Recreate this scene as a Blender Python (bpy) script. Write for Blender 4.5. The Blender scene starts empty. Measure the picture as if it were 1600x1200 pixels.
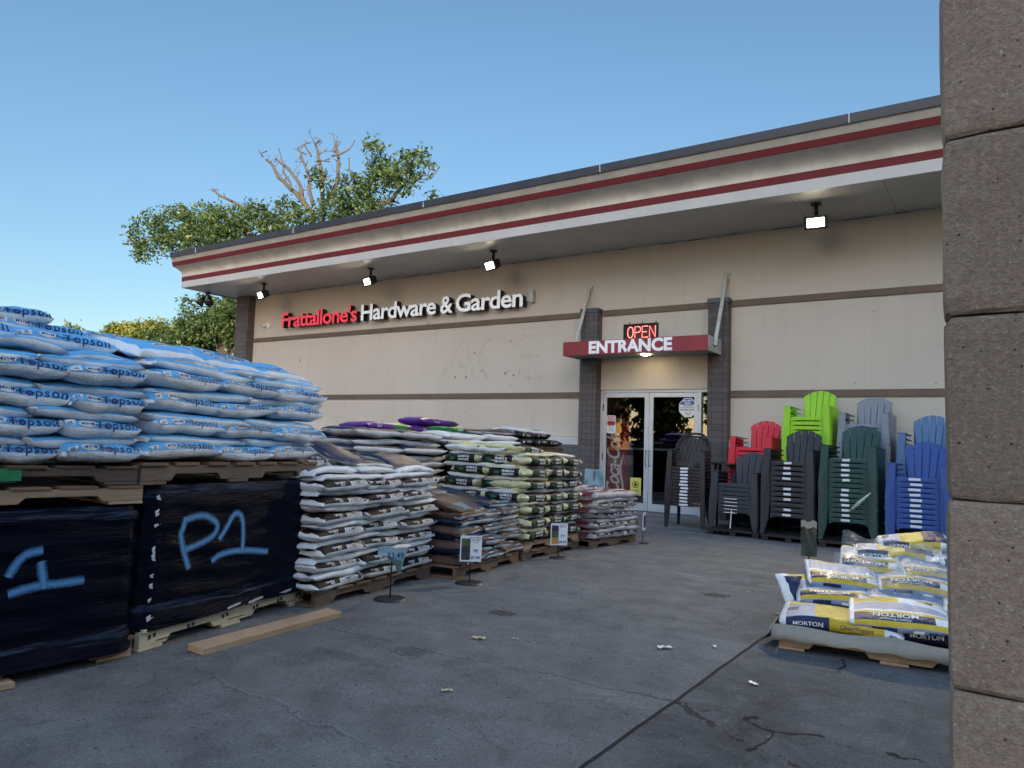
import bpy, bmesh, math, random
import numpy as np
from mathutils import Vector, Matrix
random.seed(7)
SC = bpy.context.scene
COL = SC.collection
R = math.radians
# ------------------------------------------------------------------ materials
MAT = {}
def srgb(h):
    h = h.lstrip('#'); c = [int(h[i:i+2], 16)/255 for i in (0, 2, 4)]
    return tuple(x/12.92 if x <= .04045 else ((x+.055)/1.055)**2.4 for x in c)
def base_mat(name):
    m = bpy.data.materials.new(name); m.use_nodes = True
    MAT[name] = m
    nt = m.node_tree
    return m, nt, nt.nodes['Principled BSDF']
def link(nt, a, b): nt.links.new(a, b)
def math_node(nt, op, a, b=None, c=None):
    n = nt.nodes.new('ShaderNodeMath'); n.operation = op
    for i, x in enumerate((a, b, c)):
        if x is None: continue
        if hasattr(x, 'links'): nt.links.new(x, n.inputs[i])
        else: n.inputs[i].default_value = x
    return n.outputs[0]
def noise(nt, scale, detail=4, rough=.55, vec=None, dist=0):
    n = nt.nodes.new('ShaderNodeTexNoise')
    n.inputs['Scale'].default_value = scale; n.inputs['Detail'].default_value = detail
    n.inputs['Roughness'].default_value = rough; n.inputs['Distortion'].default_value = dist
    if vec is not None: nt.links.new(vec, n.inputs['Vector'])
    return n.outputs['Fac']
def objco(nt, scale=(1, 1, 1), gen='Object'):
    t = nt.nodes.new('ShaderNodeTexCoord')
    mp = nt.nodes.new('ShaderNodeMapping'); mp.inputs['Scale'].default_value = scale
    nt.links.new(t.outputs[gen], mp.inputs['Vector'])
    return mp.outputs['Vector']
def ramp(nt, fac, stops):
    r = nt.nodes.new('ShaderNodeValToRGB'); cr = r.color_ramp
    while len(cr.elements) < len(stops): cr.elements.new(.5)
    for e, (p, c) in zip(cr.elements, stops):
        e.position = p; e.color = (*c[:3], 1) if len(c) >= 3 else (c[0],)*3+(1,)
    nt.links.new(fac, r.inputs[0]); return r.outputs[0]
def mix(nt, fac, a, b, mode='MIX'):
    n = nt.nodes.new('ShaderNodeMix'); n.data_type = 'RGBA'; n.blend_type = mode
    for i, x in ((0, fac), (6, a), (7, b)):
        if hasattr(x, 'links'): nt.links.new(x, n.inputs[i])
        elif i == 0: n.inputs[0].default_value = x
        else: n.inputs[i].default_value = (*x[:3], 1)
    return n.outputs[2]
def bump(nt, bsdf, h, strength=.3, dist=.01):
    b = nt.nodes.new('ShaderNodeBump'); b.inputs['Strength'].default_value = strength
    b.inputs['Distance'].default_value = dist
    nt.links.new(h, b.inputs['Height']); nt.links.new(b.outputs[0], bsdf.inputs['Normal'])
def simple(name, col, rough=.6, var=.18, scale=6., bs=0., bscale=60., metal=0., spec=.5, stretch=(1, 1, 1), rnd=0., dirt=0.):
    """plain coloured surface with a little noise in colour, roughness and relief"""
    if isinstance(col, str): col = srgb(col)
    m, nt, b = base_mat(name)
    v = objco(nt, stretch)
    f = noise(nt, scale, 5, .6, v)
    c = ramp(nt, f, [(.25, tuple(x*(1-var) for x in col)), (.75, tuple(min(1, x*(1+var)) for x in col))])
    if dirt:
        f2 = noise(nt, scale*.35, 6, .7, v, 1.)
        k = ramp(nt, f2, [(.42, (0, 0, 0)), (.75, (1, 1, 1))])
        kk = math_node(nt, 'MULTIPLY', k, dirt)
        c = mix(nt, kk, c, tuple(x*.35+.01 for x in col))
    if rnd:
        oi = nt.nodes.new('ShaderNodeObjectInfo')
        hs = nt.nodes.new('ShaderNodeHueSaturation')
        val = math_node(nt, 'MULTIPLY_ADD', oi.outputs['Random'], 2*rnd, 1-rnd)
        nt.links.new(val, hs.inputs['Value']); nt.links.new(c, hs.inputs['Color']); c = hs.outputs[0]
    nt.links.new(c, b.inputs['Base Color'])
    rr = math_node(nt, 'MULTIPLY_ADD', f, .25, rough-.125)
    nt.links.new(rr, b.inputs['Roughness'])
    b.inputs['Metallic'].default_value = metal
    b.inputs['Specular IOR Level'].default_value = spec
    if bs:
        bump(nt, b, noise(nt, bscale, 4, .6, v), bs, .01)
    return m
def emit(name, col, s, base=(.6, .6, .6)):
    m, nt, b = base_mat(name)
    if isinstance(col, str): col = srgb(col)
    b.inputs['Base Color'].default_value = (*base, 1)
    b.inputs['Emission Color'].default_value = (*col, 1)
    b.inputs['Emission Strength'].default_value = s
    b.inputs['Roughness'].default_value = .4
    return m
# bag films: crinkled plastic
def film(name, col, rough=.36, var=.10, crease=.75, rnd=.10, dirt=.25):
    if isinstance(col, str): col = srgb(col)
    m, nt, b = base_mat(name)
    v = objco(nt)
    f = noise(nt, 9, 5, .6, v)
    c = ramp(nt, f, [(.25, tuple(x*(1-var) for x in col)), (.75, tuple(min(1, x*(1+var)) for x in col))])
    k = ramp(nt, noise(nt, 5, 7, .7, v, 1.5), [(.5, (0, 0, 0)), (.8, (1, 1, 1))])
    c = mix(nt, math_node(nt, 'MULTIPLY', k, dirt), c, (.09, .075, .06))
    oi = nt.nodes.new('ShaderNodeObjectInfo'); hs = nt.nodes.new('ShaderNodeHueSaturation')
    nt.links.new(math_node(nt, 'MULTIPLY_ADD', oi.outputs['Random'], 2*rnd, 1-rnd), hs.inputs['Value'])
    nt.links.new(c, hs.inputs['Color']); nt.links.new(hs.outputs[0], b.inputs['Base Color'])
    b.inputs['Roughness'].default_value = rough; b.inputs['Specular IOR Level'].default_value = .5 if max(col) > .12 else .26
    vv = objco(nt, (18, 34, 34))
    h = math_node(nt, 'ADD', noise(nt, 1.6, 5, .65, vv, 2.), math_node(nt, 'MULTIPLY', noise(nt, 22, 3, .5, v, 3.), .6))
    bump(nt, b, h, crease, .008)
    return m
film('film_white', (.80, .81, .82)); film('film_silver', (.66, .67, .69)); film('film_blue', (.125, .45, .80), .34, .12)
film('film_paper', (.75, .75, .74), .5, dirt=.1); film('film_brown', (.010, .008, .008), .5, dirt=.1); film('film_taupe', (.14, .112, .098), .4, .4)
film('film_black', (.012, .013, .013), .33); film('film_cream', (.60, .57, .34), .42); film('film_lime', (.47, .49, .21), .42)
film('film_navy', (.014, .024, .06), .33); film('film_teal', (.06, .20, .27), .4, .4); film('film_tan', (.105, .065, .05), .42, .4)
film('film_lav', (.38, .365, .39), .45, .2); film('film_maroon', (.16, .025, .035), .4, .5); film('film_purple', (.10, .022, .26), .28)
film('film_green', (.015, .20, .045), .3); film('film_yellow', (.55, .40, .015), .34, .12, dirt=.12); film('film_indigo', (.02, .03, .09), .36)
film('film_sky', (.26, .33, .50), .36, .35); film('film_salt', (.74, .76, .78), .33, dirt=.12)
for n, c in dict(ink_navy=(.012, .02, .11), ink_black=(.015, .014, .014), ink_white=(.78, .78, .76), ink_green=(.02, .12, .05), ink_olive=(.2, .22, .1), ink_red=(.5, .02, .03)).items():
    simple(n, c, .45, .1, 30)
# timber
def wood(name, c1, c2, dirt=.5, along=(3, 30, 30)):
    m, nt, b = base_mat(name)
    v = objco(nt, along)
    f = noise(nt, 2.0, 8, .65, v, .6)
    c = ramp(nt, f, [(.2, c1), (.8, c2)])
    d = ramp(nt, noise(nt, 2.6, 6, .7, objco(nt), .8), [(.4, (0, 0, 0)), (.72, (1, 1, 1))])
    c = mix(nt, math_node(nt, 'MULTIPLY', d, dirt), c, tuple(x*.28 for x in c1))
    oi = nt.nodes.new('ShaderNodeObjectInfo'); hs = nt.nodes.new('ShaderNodeHueSaturation')
    nt.links.new(math_node(nt, 'MULTIPLY_ADD', oi.outputs['Random'], .5, .75), hs.inputs['Value'])
    nt.links.new(c, hs.inputs['Color']); nt.links.new(hs.outputs[0], b.inputs['Base Color'])
    b.inputs['Roughness'].default_value = .8
    bump(nt, b, f, .5, .004)
wood('wood_old', (.11, .06, .035), (.25, .15, .09)); wood('wood_grey', (.10, .066, .044), (.21, .148, .104))
wood('wood_mid', (.30, .19, .11), (.48, .33, .205), .35); wood('wood_pale', (.46, .37, .23), (.60, .51, .36), .2)
# ------------------------------------------------------------------ mesh builder
class MB:
    def __init__(s): s.v = []; s.f = []; s.m = []
    def add(s, vs, fs, m=0):
        o = len(s.v); s.v += [tuple(p) for p in vs]; s.f += [tuple(i+o for i in f) for f in fs]; s.m += [m]*len(fs); return s
    def box(s, x0, x1, y0, y1, z0, z1, m=0, M=None):
        vs = [(x, y, z) for z in (z0, z1) for y in (y0, y1) for x in (x0, x1)]
        if M is not None: vs = [M @ Vector(p) for p in vs]
        return s.add(vs, [(0, 2, 3, 1), (4, 5, 7, 6), (0, 1, 5, 4), (2, 6, 7, 3), (0, 4, 6, 2), (1, 3, 7, 5)], m)
    def tube(s, pts, r, n=8, m=0, cap=True, sq=None):
        pts = [Vector(p) for p in pts]; rs = r if isinstance(r, (list, tuple)) else [r]*len(pts)
        vs = []; up = Vector((.0123, .031, 1)).normalized()
        for i, p in enumerate(pts):
            t = (pts[min(i+1, len(pts)-1)]-pts[max(i-1, 0)]).normalized()
            a = t.cross(up)
            if a.length < .05: a = t.cross(Vector((1, .1, 0)))
            a.normalize(); b = a.cross(t).normalized()
            for k in range(n):
                th = 2*math.pi*(k+.5)/n
                vs.append(p+a*math.cos(th)*rs[i]+b*math.sin(th)*rs[i]*(sq or 1))
        fs = []
        for i in range(len(pts)-1):
            for k in range(n):
                fs.append((i*n+k, i*n+(k+1) % n, (i+1)*n+(k+1) % n, (i+1)*n+k))
        if cap:
            fs.append(tuple(range(n))); fs.append(tuple((len(pts)-1)*n+k for k in range(n-1, -1, -1)))
        return s.add(vs, fs, m)
    def prism(s, poly, fn, m=0):
        """poly: 2D outline; fn(a,b,k): k=0/1 -> 3D"""
        n = len(poly)
        vs = [fn(a, b, 0) for a, b in poly]+[fn(a, b, 1) for a, b in poly]
        fs = [tuple(range(n)), tuple(range(2*n-1, n-1, -1))]+[(i, i+n, (i+1) % n+n, (i+1) % n) for i in range(n)]
        return s.add(vs, fs, m)
    def grid(s, P, m=0, closed=False):
        """P[i][j] -> points"""
        a = len(P); b = len(P[0])
        vs = [p for row in P for p in row]
        fs = [(i*b+j, i*b+(j+1) % b, (i+1)*b+(j+1) % b, (i+1)*b+j) for i in range(a-1) for j in range(b if closed else b-1)]
        return s.add(vs, fs, m)
    def mesh(s, name, mats, smooth=False, fix=True):
        me = bpy.data.meshes.new(name); me.from_pydata(s.v, [], s.f)
        for k in mats: me.materials.append(MAT[k])
        me.polygons.foreach_set('material_index', s.m)
        if fix:
            bm = bmesh.new(); bm.from_mesh(me); bmesh.ops.recalc_face_normals(bm, faces=bm.faces); bm.to_mesh(me); bm.free()
        if smooth: me.polygons.foreach_set('use_smooth', [True]*len(me.polygons))
        me.update(); return me
    def build(s, name, mats, parent=None, smooth=False, bevel=0, fix=True, auto=None):
        if isinstance(mats, str): mats = [mats]
        return put(name, s.mesh(name, mats, smooth, fix), parent, bevel)
def put(name, me, parent=None, bevel=0, M=None):
    o = bpy.data.objects.new(name, me); COL.objects.link(o)
    if parent: o.parent = parent
    if M is not None: o.matrix_world = M
    if bevel:
        b = o.modifiers.new('edge', 'BEVEL'); b.width = bevel; b.segments = 2; b.limit_method = 'ANGLE'; b.angle_limit = R(40)
    return o
def tag(o, label=None, cat=None, group=None, kind=None):
    for k, v in (('label', label), ('category', cat), ('group', group), ('kind', kind)):
        if v: o[k] = v
    return o
def thing(name, M=None, label=None, cat=None, group=None):
    o = bpy.data.objects.new(name, None); COL.objects.link(o); o.empty_display_size = .1
    if M is not None: o.matrix_world = M
    return tag(o, label, cat, group)
def copy_tree(o, parent=None):
    c = o.copy(); COL.objects.link(c)
    if parent: c.parent = parent
    for ch in list(o.children): copy_tree(ch, c)
    return c
T = Matrix.Translation
def RZ(a): return Matrix.Rotation(a, 4, 'Z')
def RX(a): return Matrix.Rotation(a, 4, 'X')
def RY(a): return Matrix.Rotation(a, 4, 'Y')
SLOPE = .0196
LOT = T((0, -1, 0)) @ RX(-SLOPE) @ T((0, 1, 0))   # the paved lot falls gently towards the shop
ORD = 'first second third fourth fifth sixth seventh eighth ninth tenth eleventh twelfth thirteenth fourteenth fifteenth sixteenth'.split()
# ------------------------------------------------------------------ lettering
_txt = {}
def text_mesh(s, size, bold=0., ext=0., shear=0., spacing=1., cut=None):
    """flat (or extruded) triangulated letters, centred on x, baseline 0 -> (verts, faces)"""
    key = (s, size, bold, ext, shear, spacing, cut)
    if key in _txt: return _txt[key]
    cu = bpy.data.curves.new('lettering', 'FONT'); cu.body = s; cu.size = size; cu.offset = bold*size; cu.extrude = ext
    cu.shear = shear; cu.space_character = spacing; cu.align_x = 'CENTER'; cu.resolution_u = 3
    ob = bpy.data.objects.new('lettering', cu); COL.objects.link(ob)
    dg = bpy.context.evaluated_depsgraph_get(); me = bpy.data.meshes.new_from_object(ob.evaluated_get(dg))
    bpy.data.objects.remove(ob); bpy.data.curves.remove(cu)
    bm = bmesh.new(); bm.from_mesh(me); bpy.data.meshes.remove(me)
    bmesh.ops.remove_doubles(bm, verts=bm.verts, dist=size*1e-4)
    if cut:
        ys = [v.co.y for v in bm.verts]; y = min(ys)+cut
        while y < max(ys):
            bmesh.ops.bisect_plane(bm, geom=bm.verts[:]+bm.edges[:]+bm.faces[:], plane_co=(0, y, 0), plane_no=(0, 1, 0)); y += cut
    bm.verts.ensure_lookup_table()
    out = ([tuple(v.co) for v in bm.verts], [tuple(v.index for v in f.verts) for f in bm.faces]); bm.free()
    _txt[key] = out; return out
# ------------------------------------------------------------------ bags
class BagShape:
    def __init__(s, L, W, H, seed, droop=.0, crush=.0):
        rg = random.Random(seed); s.L, s.W, s.H = L, W, H
        th = np.linspace(0, 2*np.pi, 257)
        s.e = rg.uniform(.46, .58)
        y, z = s.prof(th, W/2, H/2, s.e)
        d = np.concatenate([[0], np.cumsum(np.hypot(np.diff(y), np.diff(z)))]); s.girth = d[-1]
        s.tab = (d/d[-1], th)
        s.ph = [rg.uniform(0, 6.28) for _ in range(24)]
        s.k = [rg.uniform(.7, 1.4) for _ in range(12)]
        s.tail = [rg.uniform(-.02, .02), rg.uniform(-.02, .02)]
        s.wob = rg.uniform(.7, 1.3); s.droop = droop; s.crush = crush
        s.shear = rg.uniform(-.02, .02); s.nw = [rg.randint(7, 13), rg.randint(8, 15)]
    @staticmethod
    def prof(th, w, h, e):
        s, c = np.sin(th), np.cos(th)
        return -w*np.sign(s)*np.abs(s)**e, -h*np.sign(c)*np.abs(c)**e
    def __call__(s, u, v):
        """u along the bag 0..1, v round the girth 0..1 (.25 front seam line, .5 top) -> xyz arrays"""
        u = np.asarray(u, float); v = np.asarray(v, float)
        th = np.interp(v % 1, s.tab[0], s.tab[1])
        q = np.abs(2*u-1); p = s.ph
        full = np.clip(1-q**6.2, 0, 1)**.55
        h = s.H/2*np.maximum(full, .035); e = s.e+(1-full)*.3
        w = s.W/2*(1-.07*full+.02*np.sin(5*u+p[0]))
        sn, cs = np.sin(th), np.cos(th)
        y = -w*np.sign(sn)*np.abs(sn)**e; z = -h*np.sign(cs)*np.abs(cs)**e
        end = np.exp(-(1-q)*s.L/2/.055)
        x = (u-.5)*s.L*(1-.02*np.abs(sn)**6*end)
        # creases that fan from the seams, soft lumps, slump
        side = np.where(u < .5, 0, 1); nw = np.where(side == 0, s.nw[0], s.nw[1])
        cr = np.sin(nw*th+p[1]+side*2.1)*end*.0085*s.wob*np.minimum(full*2.2, 1)
        lump = (np.sin(9*s.k[0]*u+2*th+p[2])+np.sin(15*s.k[1]*u-3*th+p[3])*.6+np.sin(4*th+6*s.k[2]*u+p[4])*.7)*.0028*s.wob*full
        fold = np.sin(40*s.k[3]*u+5*th+p[5])*np.sin(7*s.k[4]*u+th+p[6])*.0012*full
        n = cr+lump+fold
        y = y-n*np.sign(sn)*np.abs(sn)**.5; z = z-n*np.sign(cs)*np.abs(cs)**.5*1.0
        z = z+np.where(side == 0, s.tail[0], s.tail[1])*np.clip((q-.86)/.14, 0, 1)**1.5
        z = z+.006*np.sin(3*s.k[5]*u+p[7])*s.wob-s.droop*(2*u-1)**2+s.crush*np.sin(4.2*u+p[8])*(.5+y/s.W)
        z = z+.012*s.crush/.02*np.sin(6*y/s.W+p[9]) if s.crush else z
        y = y+.007*np.sin(4*s.k[6]*u+p[10])+s.shear*(u-.5)
        return np.stack([x, y, z+s.H/2], -1)
    def on(s, u, v, off):
        e = 2e-3
        a = s(u, v); du = s(u+e, v)-s(u-e, v); dv = s(u, v+e)-s(u, v-e)
        n = np.cross(dv, du); n /= np.linalg.norm(n, axis=-1, keepdims=True)+1e-9
        out = np.sign(np.sum(n*(a-np.array([0, 0, s.H/2])-np.stack([a[..., 0], 0*a[..., 0], 0*a[..., 0]], -1)), -1, keepdims=True)); out[out == 0] = 1
        return a+n*out*off
STY = {}
def style(name, mats, rects, prints): STY[name] = (mats, rects, prints)
# rects: (u0,u1,v0,v1,slot), later ones win.  prints: text ('t',string,u,d,size,slot,bold,flip) / patch ('e'|'r',u,d,lx,ly,slot)
# d = metres above the front edge line, measured over the surface
style('topsoil', ['film_white', 'film_blue', 'ink_navy', 'film_paper'], [(.0, 1, .252, .752, 1), (0, .02, 0, 1, 0), (.98, 1, 0, 1, 0)],
      [('t', 'Topsoil', .69, .0065, .056, 2, .014), ('t', 'Premium', .49, .014, .025, 2, .012), ('e', .31, .026, .078, .036, 3), ('t', 'MWM', .31, .017, .022, 2, .01), ('r', .10, .028, .045, .034, 3), ('t', 'III', .10, .016, .026, 2, .01)])
style('topsoil_plain', ['film_white', 'film_blue'], [(.0, 1, .258, .745, 1), (0, .035, 0, 1, 0), (.965, 1, 0, 1, 0)], [])
style('topsoil_top', ['film_white', 'film_blue', 'ink_navy', 'film_paper'], [(.0, 1, .30, .70, 1), (0, .06, 0, 1, 0), (.94, 1, 0, 1, 0)],
      [('e', .5, .135, .16, .06, 3), ('t', 'Premium Topsoil', .5, .165, .036, 2, .014), ('t', 'MWM', .5, .118, .05, 2, .01)])
style('compost', ['film_white', 'film_brown', 'film_paper', 'ink_black', 'film_taupe', 'ink_white'], [(.03, .97, .25, .40, 1), (.03, .97, .40, .62, 4), (.2, .8, .42, .58, 0)],
      [('r', .71, .0175, .170, .034, 2), ('t', 'COMPOST', .71, .0090, .031, 3, .014), ('t', 'ORGANIC', .71, .0035, .007, 3, .01), ('t', 'Splendor', .33, .019, .024, 5, .018), ('t', 'Gro', .37, .004, .024, 5, .02)])
style('compost_plain', ['film_white', 'film_taupe'], [(.05, .95, .31, .69, 1)], [])
style('humus', ['film_cream', 'film_black', 'ink_white', 'ink_green'], [(.08, .86, .15, .42, 1), (.0, 1, .42, .62, 0)],
      [('t', 'HUMUS &', .58, .003, .032, 2, .03), ('t', 'MANURE', .58, -.026, .032, 2, .03), ('e', .28, -.004, .07, .032, 3)])
style('humus_plain', ['film_silver', 'film_cream', 'film_lime', 'ink_green'], [(0, 1, .27, .73, 1), (.1, .9, .31, .66, 2), (0, .04, 0, 1, 1), (.96, 1, 0, 1, 1)], [('e', .14, .03, .04, .018, 3)])
style('mulch', ['film_navy', 'film_silver', 'film_tan', 'film_teal', 'ink_black', 'ink_white'], [(.03, .97, .165, .252, 1), (.04, .46, .27, .66, 2), (.56, .8, .28, .40, 3)],
      [('t', 'BROWN MULCH', .66, -.012, .013, 4, .02), ('t', 'Premium', .3, .02, .02, 5, .01)])
style('mulch_tan', ['film_tan', 'film_silver', 'film_navy', 'film_teal', 'ink_black', 'ink_white'], [(.02, .98, .165, .25, 1), (.5, .97, .27, .6, 2), (.15, .45, .29, .42, 3)],
      [('t', 'BROWN MULCH', .3, -.012, .013, 4, .02), ('t', 'Premium', .72, .02, .02, 5, .01)])
style('garden', ['film_lav', 'film_black', 'ink_white', 'film_maroon', 'film_silver'], [(.10, .86, .255, .345, 1), (0, 1, .36, .66, 3), (.2, .8, .43, .5, 4)],
      [('t', 'GARDEN SOIL', .5, .013, .021, 2, .022)])
style('garden_plain', ['film_lav', 'film_maroon', 'film_silver'], [(0, 1, .33, .66, 1), (.15, .85, .40, .46, 2)], [])
style('bark', ['film_silver', 'film_taupe', 'film_navy', 'film_tan'], [(0, 1, .27, .72, 1), (.0, .34, .27, .7, 2), (.66, .9, .30, .6, 3)], [])
style('bark_dark', ['film_silver', 'film_navy', 'film_taupe'], [(0, 1, .262, .74, 1), (.4, .97, .27, .7, 2)], [])
style('white', ['film_paper', 'film_silver', 'film_teal'], [(0, 1, .32, .6, 1), (.7, .9, .34, .55, 2)], [])
style('black', ['film_black', 'film_lav', 'ink_white', 'film_maroon'], [(0, 1, .36, .66, 1), (.3, .7, .4, .55, 3)], [('t', 'TOPSOIL', .56, -.008, .03, 2, .02), ('e', .22, 0, .035, .03, 2)])
style('purple', ['film_purple', 'film_green', 'ink_white', 'film_tan'], [(.52, .84, .0, 1, 1), (.90, .97, .2, .34, 3)], [('t', 'Soil', .25, -.004, .05, 2, .01)])
style('purple_label', ['film_purple', 'film_green', 'ink_white', 'film_tan'], [(.80, .93, .19, .36, 3)], [('t', 'Premium', .4, -.006, .036, 2, .02)])
style('salt', ['film_salt', 'film_indigo', 'film_yellow', 'ink_white', 'ink_navy', 'film_sky'],
      [(.05, .42, .21, .292, 1), (.42, .85, .21, .292, 2), (.05, .95, .305, .66, 2), (.62, .95, .305, .66, 1), (.05, .30, .305, .60, 5), (.06, .16, .39, .50, 1)],
      [('t', 'MORTON', .245, -.008, .036, 3, .018), ('t', 'Clean+Protect', .635, -.003, .027, 4, .008), ('t', 'WATER SOFTENER', .635, -.015, .008, 4, .01), ('t', '40lb', .92, -.012, .026, 4, .02)])
style('salt_top', ['film_salt', 'film_indigo', 'film_yellow', 'ink_white', 'ink_navy', 'film_sky'],
      [(.05, .95, .215, .262, 5), (.05, .95, .262, .30, 2), (.05, .82, .30, .375, 1), (.05, .95, .375, .415, 2), (.05, .95, .45, .62, 5), (.05, .5, .62, .76, 2), (.82, .88, .30, .38, 0), (.22, .46, .222, .255, 1)],
      [('t', 'MORTON', .45, .108, .050, 3, .02, 1), ('t', 'Clean+Protect', .45, .062, .024, 3, .01, 1), ('t', '40lb', .80, -.022, .03, 4, .02), ('r', .66, -.014, .05, .026, 3)])
_seed = [100]
def bag_mesh(name, sty, L, W, H, droop=0., crush=0., nu=38, nv=44, seed=None):
    mats, rects, prints = STY[sty]
    _seed[0] += 1
    S = BagShape(L, W, H, seed or _seed[0], droop, crush)
    us = np.concatenate([[0, .012, .03], np.linspace(.05, .95, nu-6), [.97, .988, 1]])
    for r in rects:                                  # snap the grid to the colour edges
        for q in r[:2]:
            if 0 < q < 1: us[np.argmin(np.abs(us-q))] = q
    vs = np.linspace(0, 1, nv, endpoint=False)
    for r in rects:
        for q in r[2:4]:
            if 0 < q < 1: vs[np.argmin(np.abs(vs-q))] = q
    us = np.sort(us); vs = np.sort(vs)
    U, Vv = np.meshgrid(us, vs, indexing='ij'); P = S(U, Vv)
    a, b = len(us), len(vs)
    verts = P.reshape(-1, 3).tolist(); faces = []; mi = []
    uc = (us[1:]+us[:-1])/2; vn = np.append(vs[1:], 1.0); vc = (vs+vn)/2
    slot = np.zeros((a-1, b), int)
    for (u0, u1, v0, v1, k) in rects:
        slot[np.ix_((uc > u0) & (uc < u1), (vc > v0) & (vc < v1))] = k
    for i in range(a-1):
        for j in range(b):
            j2 = (j+1) % b
            faces.append((i*b+j, (i+1)*b+j, (i+1)*b+j2, i*b+j2)); mi.append(int(slot[i, j]))
    faces.append(tuple(range(b))); faces.append(tuple((a-1)*b+j for j in range(b-1, -1, -1))); mi += [0, 0]
    for p in prints:
        if p[0] == 't':
            _, word, u0, d, size, slot_, bold = p[:7]; flip = -1 if len(p) > 7 else 1
            tv, tf = text_mesh(word, size, bold, spacing=1.17 if word == 'Topsoil' else 1., cut=.007); off = .0016
        else:
            _, u0, d, lx, ly, slot_ = p; lx /= 2; ly /= 2; flip = 1; off = .0008
            if p[0] == 'e':
                an = np.linspace(0, 2*np.pi, 20, endpoint=False)
                tv = [(0, 0, 0)]
                for rr in (.5, 1.): tv += [(lx*rr*math.cos(t), ly*rr*math.sin(t), 0) for t in an]
                tf = [(0, 1+i, 1+(i+1) % 20) for i in range(20)]+[(1+i, 21+i, 21+(i+1) % 20, 1+(i+1) % 20) for i in range(20)]
            else:
                gx = np.linspace(-lx, lx, 9); gy = np.linspace(-ly, ly, 7)
                tv = [(x*(1-.05*(abs(y) > ly*.9)), y, 0) for x in gx for y in gy]
                tf = [(i*7+j, (i+1)*7+j, (i+1)*7+j+1, i*7+j+1) for i in range(8) for j in range(6)]
        tv = np.array(tv)
        Q = S.on(np.clip(u0+flip*tv[:, 0]/L, .005, .995), .25+(d+flip*tv[:, 1])/S.girth, off)
        o = len(verts); verts += Q.tolist(); faces += [tuple(i+o for i in f) for f in tf]; mi += [slot_]*len(tf)
    me = bpy.data.meshes.new(name); me.from_pydata(verts, [], faces)
    for k in mats: me.materials.append(MAT[k])
    me.polygons.foreach_set('material_index', mi); me.polygons.foreach_set('use_smooth', [True]*len(faces))
    me.update(); return me
_share = {}
def bag(kind, sty, M, L, W, H, label, cat, group, droop=0., crush=0., share=0):
    """one bag = one object.  M places the middle of its underside; local x along the bag, -y faces out"""
    if share:
        key = (sty, round(L, 2), round(W, 2), round(H, 3), random.randrange(share), round(crush, 2))
        if key not in _share: _share[key] = bag_mesh(kind, sty, L, W, H, droop, crush)
        me = _share[key]
    else: me = bag_mesh(kind, sty, L, W, H, droop, crush)
    o = put(kind, me, M=LOT @ M @ RZ(random.gauss(0, .02)) @ RX(random.gauss(0, .012)) @ RY(random.gauss(0, .012)))
    return tag(o, label, cat, group)
def front(A, B):
    A = Vector((*A, 0)); B = Vector((*B, 0)); d = B-A
    return A, d.normalized(), d.length, math.atan2(d.y, d.x)
def row(kind, sty, A, B, z, n, W, H, lab, cat, group, back=0., over=.03, shift=0., droop=0., crush=0., skip=(), share=0, jit=.012, ends=(0, 0), tilt=0., yaw=0.):
    """n bags end to end along the front line A->B (seen from outside, left to right)"""
    P, d, ln, ang = front(A, B); nrm = Vector((d.y, -d.x, 0))
    step = (ln-ends[0]-ends[1])/n
    for i in range(n):
        if i in skip: continue
        L = step*1.035+random.uniform(-.01, .015)
        c = P+d*(ends[0]+step*(i+.5)+shift+random.gauss(0, .006))-nrm*(W/2-over+back+random.gauss(0, jit))
        s = sty if isinstance(sty, str) else sty[(i) % len(sty)]
        bag(kind, s, T((c.x, c.y, z+random.uniform(-.004, .004)+(.5*W*math.sin(R(tilt))*.55 if tilt else 0))) @ RZ(ang+random.gauss(0, R(yaw))) @ RX(R(tilt+random.gauss(0, yaw*.4))), L, W, H, lab(i, n), cat, group, droop, crush, share)
# ------------------------------------------------------------------ pallets and wrapped loads
def pallet(name, A, B, z0, h, depth, mats, label, group='wooden pallets under the stacked bags', notch=True, mark=None):
    P, d, ln, ang = front(A, B)
    root = thing(name, LOT @ T((P.x, P.y, z0)) @ RZ(ang), label, 'pallet', group)
    t = h*.16; sh = h-2*t
    for k in range(3):
        y = k*(depth-.04)
        mb = MB()
        a = [(0, 0), (ln*.13, 0), (ln*.15, sh*.45), (ln*.36, sh*.45), (ln*.38, 0), (ln*.62, 0), (ln*.64, sh*.45), (ln*.85, sh*.45), (ln*.87, 0), (ln, 0), (ln, sh), (0, sh)] if notch else [(0, 0), (ln, 0), (ln, sh), (0, sh)]
        mb.prism(a, lambda p, q, kk: (p, y+.003+(.034 if kk else 0), t+q+.0005))
        mb.build('stringer', mats[k % len(mats)], root, bevel=.003)
    top = MB(); n = 7; w = ln/n*.78; rg = random.Random(name+str(A))
    for i in range(n):
        x = i*(ln-w)/(n-1)+rg.uniform(-.008, .008); e = rg.uniform(-.012, .006)
        top.box(x, x+w, -.004+e, depth+.004+e, t+sh, h-rg.uniform(0, .002))
    top.build('top_deck', mats[1 % len(mats)], root, bevel=.002)
    bot = MB()
    for x in (0, ln*.42, ln-w): bot.box(x, x+w, -.004+rg.uniform(-.01, .01), depth+.004, .001, t)
    bot.build('bottom_deck', mats[0], root, bevel=.002)
    return root
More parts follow.
